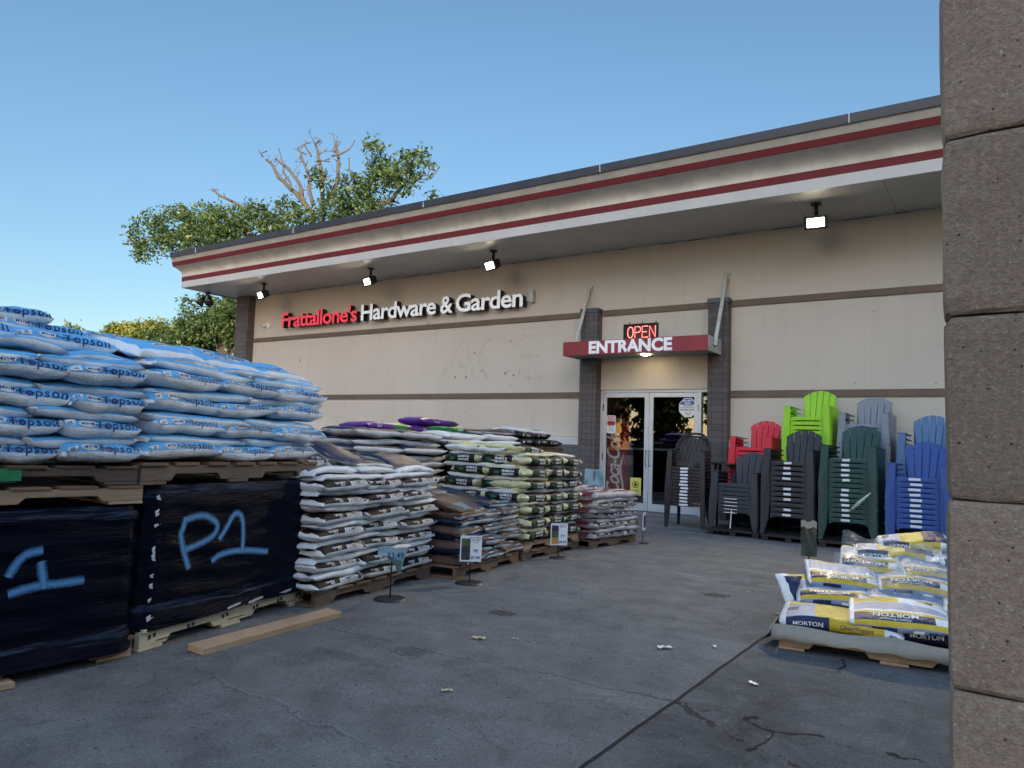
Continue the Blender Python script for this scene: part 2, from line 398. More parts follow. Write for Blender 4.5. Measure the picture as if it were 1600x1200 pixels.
def wrap_mat(name, tint, bands):
    m, nt, b = base_mat(name)
    v = objco(nt, (1, 1, 9)); f = noise(nt, 3.2, 8, .7, v, 1.2)
    c = ramp(nt, f, [(.45, tint), (.68, tuple(x*1.3 for x in tint)), (.84, tuple(x*3+.003 for x in tint))])
    g = nt.nodes.new('ShaderNodeTexCoord'); gz_ = nt.nodes.new('ShaderNodeSeparateXYZ'); nt.links.new(g.outputs['Generated'], gz_.inputs[0])
    zz = math_node(nt, 'ADD', gz_.outputs[2], math_node(nt, 'MULTIPLY_ADD', noise(nt, 1.3, 4, .6, objco(nt)), .16, -.08))
    ed = math_node(nt, 'ADD', math_node(nt, 'MULTIPLY', math_node(nt, 'GREATER_THAN', zz, .90), math_node(nt, 'LESS_THAN', zz, .985)), math_node(nt, 'MULTIPLY', math_node(nt, 'LESS_THAN', zz, .17), math_node(nt, 'GREATER_THAN', zz, .11)))
    fo = ramp(nt, noise(nt, 2.6, 6, .7, objco(nt, (1, 1, 14)), 1.), [(.46, (0,)*3), (.62, (1,)*3)])
    c = mix(nt, math_node(nt, 'MULTIPLY', math_node(nt, 'MULTIPLY', ed, fo), .8), c, (.040, .060, .100))  # pale blue sheen of bunched film painted in near top and foot
    nt.links.new(c, b.inputs['Base Color'])
    b.inputs['Specular IOR Level'].default_value = .04
    nt.links.new(ramp(nt, f, [(.3, (.17,)*3), (.7, (.36,)*3)]), b.inputs['Roughness'])
    h = math_node(nt, 'ADD', noise(nt, 5, 7, .65, objco(nt, (.8, .8, 8)), 1.5), math_node(nt, 'MULTIPLY', noise(nt, 26, 4, .6, objco(nt, (.6, .6, 2.4)), 2.), .35))
    bump(nt, b, h, .5, .02)
wrap_mat('wrap_black', (.0028, .0042, .010), 1)
def wrapped(name, A, B, z0, z1, depth, label, lump=.007, skirt=0., cell=.02, group='loads in black stretch wrap'):
    """a pallet load of bags under black stretch film"""
    P, d, ln, ang = front(A, B)
    root = thing(name, LOT @ T((P.x, P.y, z0)) @ RZ(ang), label, 'wrapped pallet', group)
    H = z1-z0; rg = random.Random(name+str(A)); ph = [rg.uniform(0, 6.28) for _ in range(12)]
    per = [(0, 0, 0, -1, ln), (ln, 0, 1, 0, depth), (ln, depth, 0, 1, ln), (0, depth, -1, 0, depth)]
    ring = []; r = .05
    for k, (x, y, nx, ny, l) in enumerate(per):
        dx, dy = [(1, 0), (0, 1), (-1, 0), (0, -1)][k]; n = max(4, int(l/cell))
        for i in range(n): ring.append((x+dx*l*i/n, y+dy*l*i/n, nx, ny, k*10+l*i/n, min(i/n*l, l-i/n*l)))
    rows = max(6, int(H/cell)); G = []
    for j in range(rows+1):
        z = H*j/rows; rowp = []
        for (x, y, nx, ny, s, e) in ring:
            n = math.sin(z*55+ph[0]+.8*math.sin(s*3+ph[1]))*lump*.55+math.sin(z*55+s*11+ph[2])*lump*.35+math.sin(s*19+z*9+ph[3])*lump*.3+math.sin(z*130+s*6+ph[4]+2*math.sin(s*9))*.0022
            n += math.sin(s*2.1+ph[6])*.012
            cx, cy = ln/2, depth/2; k = max(0, 1-e/.09)
            inx = (cx-x)/ln*.05*k*k; iny = (cy-y)/depth*.05*k*k
            edge = max(0, (z-H+.05)/.05); inw = edge*edge*.03
            sk = skirt*max(0, 1-z/.1)
            rowp.append((x+nx*(n+sk-inw)+inx, y+ny*(n+sk-inw)+iny, z+(.006*math.sin(s*5+ph[5]) if j == 0 else 0)))
        G.append(rowp)
    mb = MB(); mb.grid(G, closed=True)
    cap = [[(a[0]+(ln/2-a[0])*k, a[1]+(depth/2-a[1])*k, a[2]+.012*math.sin(9*k+i*.1)) for i, a in enumerate(G[-1])] for k in (0, .35, .7, .98)]
    mb.grid(cap, closed=True)
    mb.build('stretch_wrap', 'wrap_black', root, smooth=True)
    return root
def spray(root, strokes, name, w=.027, mat='spray_blue', y=-.03):
    """spray-painted strokes lying on the wrap: soft-edged ribbons"""
    mb = MB(); uv = []
    for st in strokes:
        pts = [Vector((a, 0, z)) for a, z in st]; dense = []
        for i in range(len(pts)-1):
            p0, p1, p2, p3 = pts[max(i-1, 0)], pts[i], pts[i+1], pts[min(i+2, len(pts)-1)]
            for k in range(7):
                t = k/7
                dense.append(.5*((2*p1)+(p2-p0)*t+(2*p0-5*p1+4*p2-p3)*t*t+(3*p1-p0-3*p2+p3)*t**3))
        dense.append(pts[-1]); dense = [dense[0]+(dense[0]-dense[1])]+dense+[dense[-1]+(dense[-1]-dense[-2])]
        ro = []; n = len(dense)
        for i, p in enumerate(dense):
            t = (dense[min(i+1, n-1)]-dense[max(i-1, 0)]).normalized(); s = Vector((t.z, 0, -t.x))
            yy = y-.0012*i/n-.0007*random.random()
            ro.append([p+s*w*q+Vector((0, yy, 0)) for q in (-1, -.5, 0, .5, 1)])
            for q in (-1, -.5, 0, .5, 1): uv.append((q*.5+.5, 0 if i in (0, n-1) else 1))
        mb.grid(ro)
    me = mb.mesh(name, [mat], True, fix=False)
    l = me.uv_layers.new(name='UVMap')
    for lp in me.loops: l.data[lp.index].uv = uv[lp.vertex_index]
    return put(name, me, root)
def _spray_mat():
    m, nt, b = base_mat('spray_blue')
    uvn = nt.nodes.new('ShaderNodeUVMap'); sx = nt.nodes.new('ShaderNodeSeparateXYZ'); link(nt, uvn.outputs[0], sx.inputs[0])
    d = math_node(nt, 'ABSOLUTE', math_node(nt, 'SUBTRACT', sx.outputs[0], .5))
    a = math_node(nt, 'MULTIPLY', d, -2.0); a = math_node(nt, 'ADD', a, 1.0)
    a = math_node(nt, 'MULTIPLY', a, sx.outputs[1])
    a = math_node(nt, 'ADD', a, math_node(nt, 'MULTIPLY_ADD', noise(nt, 60, 4, .7, objco(nt)), .5, -.32))
    mr = nt.nodes.new('ShaderNodeMapRange'); mr.inputs[1].default_value = .08; mr.inputs[2].default_value = .85; mr.inputs[4].default_value = .85
    link(nt, a, mr.inputs[0])
    b.inputs['Base Color'].default_value = (.10, .30, .58, 1); b.inputs['Roughness'].default_value = .7
    tr = nt.nodes.new('ShaderNodeBsdfTransparent'); mx = nt.nodes.new('ShaderNodeMixShader')
    link(nt, mr.outputs[0], mx.inputs[0]); link(nt, tr.outputs[0], mx.inputs[1]); link(nt, b.outputs[0], mx.inputs[2])
    link(nt, mx.outputs[0], nt.nodes['Material Output'].inputs[0])
_spray_mat()
# ------------------------------------------------------------------ ground
def ground_mat():
    m, nt, b = base_mat('paving')
    co = objco(nt, gen='Object'); sx = nt.nodes.new('ShaderNodeSeparateXYZ'); link(nt, co, sx.inputs[0])
    X, Y = sx.outputs[0], sx.outputs[1]
    big = noise(nt, .55, 6, .6, co, .4); mid = noise(nt, 4.5, 6, .65, co); fine = noise(nt, 90, 4, .7, co); grit = noise(nt, 260, 2, .6, co)
    wig = math_node(nt, 'MULTIPLY_ADD', noise(nt, 2.2, 5, .65, co), .22, -.11)
    conc = ramp(nt, big, [(.3, (.122, .122, .123)), (.7, (.178, .177, .176))])
    conc = mix(nt, .65, conc, ramp(nt, mid, [(.3, (.092, .092, .094)), (.5, (.146, .146, .146)), (.74, (.235, .234, .232))]))
    asph = ramp(nt, mid, [(.3, (.042, .042, .044)), (.7, (.115, .115, .116))])
    asph = mix(nt, .55, asph, ramp(nt, noise(nt, 1.3, 6, .7, co, .6), [(.38, (.03, .031, .034)), (.62, (.15, .154, .16))]))
    # the slab joint: concrete on the left, broken asphalt on the right
    jx = math_node(nt, 'ADD', X, math_node(nt, 'MULTIPLY_ADD', wig, .12, 1.15))
    south = ramp(nt, math_node(nt, 'MULTIPLY_ADD', Y, .1, 1.0), [(.22, (0,)*3), (.27, (1,)*3)])
    right = math_node(nt, 'GREATER_THAN', jx, 0.)
    col = mix(nt, math_node(nt, 'MULTIPLY', right, .9), conc, asph)
    col = mix(nt, .85, col, ramp(nt, fine, [(.3, (.25, .25, .26)), (.7, (.72, .73, .75))]), 'OVERLAY')
    worn = ramp(nt, noise(nt, 2.1, 8, .78, co, .8), [(.44, (0,)*3), (.66, (1,)*3)])
    col = mix(nt, math_node(nt, 'MULTIPLY', worn, .32), col, (.27, .265, .258))
    scr = ramp(nt, noise(nt, 5, 6, .75, objco(nt, (3.2, .55, 1)), .6), [(.60, (0,)*3), (.70, (1,)*3)])
    col = mix(nt, math_node(nt, 'MULTIPLY', scr, .28), col, (.30, .295, .285))
    v2 = nt.nodes.new('ShaderNodeTexVoronoi'); v2.inputs['Scale'].default_value = 17; link(nt, co, v2.inputs['Vector'])
    r2 = nt.nodes.new('ShaderNodeSeparateXYZ'); link(nt, v2.outputs['Color'], r2.inputs[0])
    fl = math_node(nt, 'LESS_THAN', math_node(nt, 'ADD', v2.outputs['Distance'], math_node(nt, 'MULTIPLY_ADD', noise(nt, 75, 3, .7, co), .7, -.3)), .16)
    fl = math_node(nt, 'MULTIPLY', fl, math_node(nt, 'GREATER_THAN', r2.outputs[0], .84))
    col = mix(nt, math_node(nt, 'MULTIPLY', fl, .7), col, (.02, .018, .017))
    # pale aggregate and dark mulch crumbs
    sp = nt.nodes.new('ShaderNodeTexVoronoi'); sp.inputs['Scale'].default_value = 55; link(nt, co, sp.inputs['Vector'])
    rnd = nt.nodes.new('ShaderNodeSeparateXYZ'); link(nt, sp.outputs['Color'], rnd.inputs[0])
    chip = math_node(nt, 'MULTIPLY', math_node(nt, 'LESS_THAN', sp.outputs['Distance'], .22), math_node(nt, 'GREATER_THAN', rnd.outputs[0], .93))
    col = mix(nt, math_node(nt, 'MULTIPLY', chip, .55), col, (.36, .365, .37))
    crumb = math_node(nt, 'MULTIPLY', math_node(nt, 'LESS_THAN', math_node(nt, 'ADD', sp.outputs['Distance'], math_node(nt, 'MULTIPLY_ADD', fine, .8, -.4)), .24), math_node(nt, 'LESS_THAN', rnd.outputs[1], .09))
    crumb = math_node(nt, 'MULTIPLY', crumb, math_node(nt, 'GREATER_THAN', noise(nt, 1.7, 4, .7, co), .5))
    col = mix(nt, math_node(nt, 'MULTIPLY', crumb, .8), col, (.012, .011, .011))
    st = ramp(nt, noise(nt, 1.1, 7, .75, co, 1.2), [(.58, (0,)*3), (.70, (1,)*3)])
    col = mix(nt, math_node(nt, 'MULTIPLY', st, .45), col, (.024, .025, .028))
    def spot(x, y, rx, ry, k, c):
        nonlocal col
        dx = math_node(nt, 'MULTIPLY', math_node(nt, 'SUBTRACT', X, x), 1/rx); dy = math_node(nt, 'MULTIPLY', math_node(nt, 'SUBTRACT', Y, y), 1/ry)
        d = math_node(nt, 'ADD', math_node(nt, 'MULTIPLY', dx, dx), math_node(nt, 'MULTIPLY', dy, dy))
        d = math_node(nt, 'ADD', d, math_node(nt, 'MULTIPLY_ADD', noise(nt, 26, 5, .75, co), 5.0, -2.5))
        col = mix(nt, math_node(nt, 'MULTIPLY', math_node(nt, 'LESS_THAN', d, .75), k), col, c)
    spot(-2.46, -9.28,   .13, .10, .45, (.035, .034, .034)); spot(-2.62, -8.25, .10, .08, .7, (.02, .018, .018)); spot(-1.78, -6.6, .12, .10, .6, (.02, .016, .015))
    spot(-2.6, -9.55, .25, .06, .4, (.06, .06, .062)); spot(-1.75, -7.4, .2, .15, .35, (.16, .17, .18))
    # cracks and joints
    def crack(dist, w, k, c, brk=.0):
        nonlocal col
        f = math_node(nt, 'LESS_THAN', math_node(nt, 'ABSOLUTE', dist), w)
        if brk: f = math_node(nt, 'MULTIPLY', f, math_node(nt, 'GREATER_THAN', noise(nt, 2.4, 5, .75, co), brk))
        col = mix(nt, math_node(nt, 'MULTIPLY', f, k), col, c); return f
    left = math_node(nt, 'LESS_THAN', jx, 0.)
    c1 = crack(jx, .009, .95, (.008, .008, .009))
    l2 = math_node(nt, 'ADD', math_node(nt, 'ADD', Y, 9.02), math_node(nt, 'MULTIPLY_ADD', X, -.07, wig))
    l2 = math_node(nt, 'ADD', l2, math_node(nt, 'MULTIPLY', right, 9.))
    crack(l2, .005, .6, (.03, .03, .032), .46)
    l3 = math_node(nt, 'ADD', math_node(nt, 'ADD', Y, 5.9), math_node(nt, 'MULTIPLY_ADD', X, .02, math_node(nt, 'MULTIPLY', wig, .35)))
    l3 = math_node(nt, 'ADD', l3, math_node(nt, 'MULTIPLY', right, 9.))
    crack(l3, .018, .55, (.30, .31, .32), .5)
    l4 = math_node(nt, 'ADD', math_node(nt, 'ADD', Y, 10.45), math_node(nt, 'MULTIPLY_ADD', X, .12, math_node(nt, 'MULTIPLY', wig, 1.6)))
    l4 = math_node(nt, 'ADD', l4, math_node(nt, 'MULTIPLY', right, 9.))
    crack(l4, .006, .4, (.04, .04, .043), .44); crack(math_node(nt, 'ADD', l4, -.014), .007, .3, (.25, .25, .26), .48)
    l5 = math_node(nt, 'ADD', math_node(nt, 'ADD', Y, 9.72), math_node(nt, 'MULTIPLY_ADD', X, .55, math_node(nt, 'MULTIPLY', wig, 1.3)))
    l5 = math_node(nt, 'ADD', l5, math_node(nt, 'MULTIPLY', left, 9.))
    crack(l5, .018, .7, (.012, .012, .013), .46)
    vo = nt.nodes.new('ShaderNodeTexVoronoi'); vo.feature = 'DISTANCE_TO_EDGE'; vo.inputs['Scale'].default_value = .8
    wv = nt.nodes.new('ShaderNodeVectorMath'); wv.operation = 'ADD'
    nn = nt.nodes.new('ShaderNodeTexNoise'); nn.inputs['Scale'].default_value = 3; nn.inputs['Detail'].default_value = 5; link(nt, co, nn.inputs['Vector'])
    sc = nt.nodes.new('ShaderNodeVectorMath'); sc.operation = 'SCALE'; sc.inputs['Scale'].default_value = .35; link(nt, nn.outputs['Color'], sc.inputs[0])
    link(nt, co, wv.inputs[0]); link(nt, sc.outputs[0], wv.inputs[1]); link(nt, wv.outputs[0], vo.inputs['Vector'])
    ck = math_node(nt, 'MULTIPLY', math_node(nt, 'LESS_THAN', vo.outputs['Distance'], .006), math_node(nt, 'GREATER_THAN', noise(nt, .9, 5, .75, co), .54))
    ck = math_node(nt, 'MULTIPLY', ck, math_node(nt, 'MULTIPLY_ADD', right, .75, .2))
    col = mix(nt, ck, col, (.01, .01, .011))
    link(nt, col, b.inputs['Base Color'])
    b.inputs['Roughness'].default_value = .88; b.inputs['Specular IOR Level'].default_value = .3
    rock = nt.nodes.new('ShaderNodeTexVoronoi'); rock.inputs['Scale'].default_value = 130; link(nt, co, rock.inputs['Vector'])
    h = math_node(nt, 'ADD', math_node(nt, 'MULTIPLY', rock.outputs['Distance'], -.5), math_node(nt, 'ADD', fine, math_node(nt, 'MULTIPLY', mid, 1.2)))
    h = math_node(nt, 'SUBTRACT', h, math_node(nt, 'MULTIPLY', c1, 2.))
    bump(nt, b, h, 1., .008)
ground_mat()
def gz(y): return SLOPE*(-1-max(y, -45)) if y < -1 else 0.
def ground():
    ys = [-300, -45, -30, -20, -14, -10, -6, -3, -1, 0, 20, 100, 400]; xs = [-500, -100, -40, -15, 0, 15, 60, 300]
    mb = MB(); mb.grid([[(x, y, gz(y)) for y in ys] for x in xs])
    tag(mb.build('ground', 'paving', fix=False), kind='structure')
    simple('walk_concrete', (.17, .176, .186), .85, .25, 2.5, .25, 120, dirt=.4)
    mb = MB(); xs = np.linspace(-17, 3, 41)
    mb.grid([[(x, -2.12+.012*math.sin(x*3)+.01*math.sin(x*11), gz(-2.12)+.004), (x, -1, .005), (x, -.01, .005)] for x in xs])
    tag(mb.build('sidewalk', 'walk_concrete', fix=False), kind='structure')
    for o in (COL.objects['ground'], COL.objects['sidewalk']):
        if o.data.polygons[0].normal.z < 0: o.data.flip_normals()
ground()
# ------------------------------------------------------------------ the shop
def block_mat(name, c, cw, rh, bw=.30):
    m, nt, b = base_mat(name)
    co = objco(nt); sx = nt.nodes.new('ShaderNodeSeparateXYZ'); link(nt, co, sx.inputs[0])
    cx = nt.nodes.new('ShaderNodeCombineXYZ'); link(nt, math_node(nt, 'ADD', sx.outputs[0], sx.outputs[1]), cx.inputs[0]); link(nt, sx.outputs[2], cx.inputs[1])
    br = nt.nodes.new('ShaderNodeTexBrick'); br.inputs['Scale'].default_value = 1; br.inputs['Brick Width'].default_value = bw; br.inputs['Row Height'].default_value = rh
    br.inputs['Mortar Size'].default_value = .006; br.inputs['Bias'].default_value = 0; br.offset = 0.5
    br.inputs['Color1'].default_value = (*[x*.8 for x in c], 1); br.inputs['Color2'].default_value = (*[x*1.25 for x in c], 1); br.inputs['Mortar'].default_value = (*[x*.35 for x in c], 1)
    link(nt, cx.outputs[0], br.inputs['Vector'])
    f = noise(nt, 30, 6, .7, co)
    col = mix(nt, .35, br.outputs['Color'], ramp(nt, f, [(.3, tuple(x*.6 for x in c)), (.7, tuple(x*1.5 for x in c))]))
    link(nt, col, b.inputs['Base Color']); b.inputs['Roughness'].default_value = .85
    h = math_node(nt, 'SUBTRACT', math_node(nt, 'MULTIPLY', f, .6), math_node(nt, 'MULTIPLY', br.outputs['Fac'], 1.))
    bump(nt, b, h, .6, .006)
block_mat('block_dark', (.10, .088, .086), .3, .105, .42); block_mat('block_base', (.12, .12, .125), .3, .10, .40)
def stucco():
    m, nt, b = base_mat('stucco')
    co = objco(nt); big = noise(nt, .5, 5, .6, co); streak = noise(nt, 1.0, 5, .65, objco(nt, (5, 5, .35)))
    c = ramp(nt, big, [(.3, (.525, .475, .405)), (.7, (.585, .53, .46))])
    c = mix(nt, math_node(nt, 'MULTIPLY', ramp(nt, streak, [(.5, (0,)*3), (.75, (1,)*3)]), .25), c, (.42, .375, .32))
    sp = nt.nodes.new('ShaderNodeTexVoronoi'); sp.inputs['Scale'].default_value = 2.3; link(nt, co, sp.inputs['Vector'])
    c = mix(nt, math_node(nt, 'MULTIPLY', math_node(nt, 'LESS_THAN', sp.outputs['Distance'], .045), .45), c, (.12, .10, .09))
    sx = nt.nodes.new('ShaderNodeSeparateXYZ'); link(nt, co, sx.inputs[0])
    pj = math_node(nt, 'LESS_THAN', math_node(nt, 'PINGPONG', math_node(nt, 'ADD', sx.outputs[0], 50.3), 1.52), .006)
    c = mix(nt, math_node(nt, 'MULTIPLY', pj, .12), c, (.2, .18, .15))
    drip = math_node(nt, 'MULTIPLY', ramp(nt, noise(nt, 1.6, 6, .7, objco(nt, (7, 7, .25))), [(.56, (0,)*3), (.72, (1,)*3)]), ramp(nt, noise(nt, .7, 3, .6, co), [(.48, (0,)*3), (.66, (.3,)*3)]))
    c = mix(nt, drip, c, (.30, .265, .225))
    link(nt, c, b.inputs['Base Color']); b.inputs['Roughness'].default_value = .9
    bump(nt, b, math_node(nt, 'ADD', noise(nt, 120, 4, .7, co), math_node(nt, 'MULTIPLY', noise(nt, 9, 4, .6, co), .8)), .35, .005)
stucco()
simple('trim_brown', (.15, .108, .078), .7, .2, 3, .2, 80, dirt=.35); simple('trim_grey', (.56, .57, .57), .7, .15, 3, .15, 80, dirt=.2)
simple('fascia_white', (.53, .52, .50), .55, .07, 2, .1, 60, dirt=.12); simple('fascia_red', (.15, .012, .016), .75, .15, 3, .1, 60, dirt=.1)
simple('fascia_tan', (.36, .33, .275), .7, .15, 3, .15, 80, dirt=.2); simple('cove_cream', (.66, .63, .56), .75, .15, 1.6, .15, 90, stretch=(2, 2, .5), dirt=.28)
simple('coping_metal', (.06, .066, .085), .42, .15, 4, .05, 40, metal=.3); simple('clip_metal', (.55, .55, .55), .4, .1)
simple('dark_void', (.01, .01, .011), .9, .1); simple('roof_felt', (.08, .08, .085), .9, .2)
def soffit_mat():
    m, nt, b = base_mat('soffit_paint'); co = objco(nt)
    sx = nt.nodes.new('ShaderNodeSeparateXYZ'); link(nt, co, sx.inputs[0])
    c = ramp(nt, noise(nt, 1.2, 4, .6, co), [(.3, (.44, .425, .385)), (.7, (.51, .495, .45))])
    g = math_node(nt, 'PINGPONG', math_node(nt, 'ADD', sx.outputs[0], 50.), .61)
    f = math_node(nt, 'LESS_THAN', g, .004)
    c = mix(nt, math_node(nt, 'MULTIPLY', f, .75), c, (.05, .05, .045)); link(nt, c, b.inputs['Base Color'])
    b.inputs['Roughness'].default_value = .34; b.inputs['Specular IOR Level'].default_value = .35
soffit_mat()
simple('aluminium', (.62, .64, .66), .38, .06, 4, metal=.35); simple('gasket', (.015, .015, .016), .6, .1)
simple('hinge_black', (.012, .012, .013), .5, .1); simple('steel', (.35, .36, .37), .3, .1, metal=.9)
def glass_mat():
    m, nt, b = base_mat('door_glass')
    fr = nt.nodes.new('ShaderNodeFresnel'); fr.inputs[0].default_value = 1.52
    gl = nt.nodes.new('ShaderNodeBsdfGlossy'); gl.inputs['Roughness'].default_value = .01; gl.inputs['Color'].default_value = (.95, .97, 1, 1)
    tr = nt.nodes.new('ShaderNodeBsdfTransparent'); tr.inputs['Color'].default_value = (.62, .65, .66, 1)
    mx = nt.nodes.new('ShaderNodeMixShader')
    link(nt, math_node(nt, 'ADD', math_node(nt, 'MULTIPLY', fr.outputs[0], 1.7), .05), mx.inputs[0]); link(nt, tr.outputs[0], mx.inputs[1]); link(nt, gl.outputs[0], mx.inputs[2])
    link(nt, mx.outputs[0], nt.nodes['Material Output'].inputs[0])
glass_mat()
XL, XR, DEEP = -17.04, 9., 7.
DX0, DX1, DM, DT = -6.139, -4.216, -5.178, 2.183
shop = thing('hardware_shop', None, 'beige stucco hardware shop with red striped cornice and double glass entrance doors', 'building')
mb = MB()
mb.box(XL, DX0, 0, .25, 0, 4.817).box(-4.04, XR, 0, .25, 0, 4.817).box(DX0, -4.04, 0, .25, DT+.002, 4.817)
mb.build('front_wall', 'stucco', shop)
mb = MB()
mb.box(XL+.002, XL+.25, .25, DEEP, 0, 4.95).box(XR-.25, XR, .25, DEEP, 0, 4.95).box(XL+.25, XR-.25, DEEP-.25, DEEP, 0, 4.95)
mb.build('side_wall', 'stucco', shop)
MB().box(XL-.1, XR+.1, -1.6, DEEP+.1, 4.99, 5.1).build('roof', 'roof_felt', shop)
mb = MB()
for a, b_ in ((-16.5, -6.48), (-6.13, -4.04), (-3.70, XR)):
    mb.box(a, b_, -.03, .01, 3.569, 3.677)
mb.build('wall_band', 'trim_brown', shop, bevel=.004).name = 'upper_wall_band'
mb = MB()
for a, b_ in ((-16.5, -6.48), (-3.70, XR)): mb.box(a, b_, -.03, .01, 2.036, 2.147)
mb.build('lower_wall_band', 'trim_brown', shop, bevel=.004)
mb = MB(); mc = MB()
for a, b_ in ((-16.5, -6.48), (-3.70, XR)):
    mb.box(a, b_, -.07, .01, 0, 1.15); mc.box(a, b_, -.085, .01, 1.151, 1.30); mc.box(a, b_, -.092, .01, 1.302, 1.312)
mb.build('block_wainscot', 'block_base', shop); mc.build('wainscot_cap', 'trim_grey', shop, bevel=.004)
for nm, a, b_, top in (('corner_pilaster', XL, -16.52, 4.815), ('entrance_pillar', -6.48, -6.13, 3.62), ('entrance_pillar', -4.035, -3.70, 3.62)):
    d = .2 if nm == 'entrance_pillar' else .22
    mb = MB(); mb.box(a, a+.075, -d, .012, 0, top).box(a+.081, b_-.07, -d-.004, .012, 0, top).box(b_-.064, b_, -d, .012, 0, top).box(a+.01, b_-.01, -d+.006, .011, 0, top-.002)
    pl = mb.build(nm, 'block_dark', shop, bevel=.004)
    if nm == 'entrance_pillar':
        MB().box(a-.012, b_+.012, -d-.016, .012, top+.001, top+.085).build('pillar_cap', 'coping_metal', pl, bevel=.004)
# cornice: extruded profile, returned round the end
prof = [('fascia_white', [(-1.60, 4.812), (-1.66, 4.812), (-1.66, 4.974)]), ('fascia_red', [(-1.66, 4.974), (-1.668, 4.978), (-1.668, 5.088), (-1.66, 5.092)]),
        ('cove_cream', [(-1.66, 5.092), (-1.665, 5.14), (-1.675, 5.18), (-1.705, 5.213), (-1.75, 5.248), (-1.82, 5.28), (-1.92, 5.31)]),
        ('fascia_red', [(-1.92, 5.31), (-1.93, 5.314), (-1.965, 5.405), (-1.957, 5.41)]), ('fascia_tan', [(-1.957, 5.41), (-1.99, 5.53)]),
        ('coping_metal', [(-1.99, 5.527), (-2.015, 5.52), (-2.04, 5.64), (-1.8, 5.66), (-1.3, 5.65), (-1.3, 5.12)])]
CX0 = -17.32
def cornice(name, k, part):
    mt, pts = part; mb = MB(); n = 18
    xs = np.linspace(CX0, XR+.3, 30)
    mb.grid([[(x, y, z) for y, z in pts] for x in xs])
    mb.grid([[(CX0+(-1.66-y)*.15, y, z) for y, z in pts], [(CX0+(-1.66-y)*.15, max(y, -1.3)+.0, z) for y, z in pts]])
    o = mb.build(name, mt, shop); return o
nm = ['cornice_white_band', 'cornice_red_stripe', 'cornice_cove', 'cornice_red_stripe', 'cornice_tan_band', 'roof_coping']
for k, pt in enumerate(prof):
    mb = MB(); mb.grid([[(x, y, z) for y, z in pt[1]] for x in np.linspace(CX0, XR+.3, 24)])
    o = mb.build(nm[k], pt[0], shop, smooth=(k == 2), fix=False)
    o.data.flip_normals()
    if k == 5:
        for x in (-16.2, -12.6, -8.9, -5.2, -1.55, 2.1): MB().box(x-.006, x+.006, -2.045, -2.01, 5.517, 5.643).build('coping_joint', 'clip_metal', o)
endp = [(y, z) for _, pts in prof for y, z in pts]
def uniq(l):
    out = []
    for q in l:
        if not out or abs(q[0]-out[-1][0])+abs(q[1]-out[-1][1]) > 1e-4: out.append(q)
    return out
mb = MB(); e = uniq([(y+.004, z) for y, z in endp][:-2])+[(.3, 5.64), (.3, 4.812)]
mb.prism(e, lambda a, b_, k: (CX0-.004+.03*k, a, b_)); mb.build('cornice_end', 'cove_cream', shop)
mb = MB(); mb.box(CX0-.008, CX0+.03, -.9, DEEP+.1, 4.80, 4.85); mb.build('end_fascia', 'coping_metal', shop)
MB().box(CX0+.03, XR+.3, -1.655, -.002, 4.818, 4.87).build('soffit', 'soffit_paint', shop)
MB().box(CX0+.03, XL, -.002, 1.5, 4.818, 4.87).build('side_soffit', 'soffit_paint', shop)
mb = MB()
for i in range(26):                           # cracked caulk along the soffit
    x = -16.2+i*.62+random.uniform(-.2, .2); mb.box(x, x+random.uniform(.08, .5), -.006, .004, 4.806, 4.8168)
mb.build('soffit_caulk', 'trim_brown', shop)
# entrance: frame, two leaves, side light
fr = MB(); y0, y1 = .03, .13
fr.box(DX0, DX0+.05, y0, y1, .001, DT).box(DX1-.05, DX1, y0, y1, .001, DT).box(DX0+.05, DX1-.05, y0, y1, DT-.05, DT).box(DX1, -4.04, y0, y1, DT-.05, DT-.001).box(-4.055, -4.04, y0, y1, .001, DT-.05)
fr.build('door_frame', 'aluminium', shop, bevel=.003)
MB().box(DX1+.006, -4.056, .085, .09, .02, DT-.055).build('side_light', 'door_glass', shop)
MB().box(DX0+.05, DX1-.05, .02, .14, .001, .02).build('threshold', 'steel', shop)
doors = []
for k, (a, b_) in enumerate(((DX0+.053, DM-.003), (DM+.003, DX1-.053))):
    s0, s1 = (.06, .085) if k == 0 else (.075, .078)
    mb = MB(); mb.box(a, a+s0, .045, .09, .022, DT-.054).box(b_-s1, b_, .045, .09, .022, DT-.054).box(a+s0, b_-s1, .045, .09, DT-.135, DT-.054).box(a+s0, b_-s1, .045, .09, .022, .15)
    dr = mb.build('door', 'aluminium', shop, bevel=.003)
    MB().box(a+s0+.001, b_-s1-.001, .064, .070, .151, DT-.136).build('glass_pane', 'door_glass', dr)
    MB().box(a+s0, b_-s1, .078, .10, 1.10, 1.135).build('push_bar', 'aluminium', dr, bevel=.004)
    hx = b_-.03 if k == 0 else a+.03
    MB().tube([(hx, .045, 1.10), (hx, -.005, 1.09), (hx, -.012, 1.0), (hx, -.005, .82), (hx, .045, .81)], .009, 8).build('handle', 'steel', dr, smooth=True)
    hg = MB(); hxx = a-.004 if k == 0 else b_+.004
    for z in (1.86, .95, .25): hg.tube([(hxx, .04, z-.06), (hxx, .04, z+.06)], .011, 8)
    hg.build('hinge', 'hinge_black', dr)
    doors.append(dr)
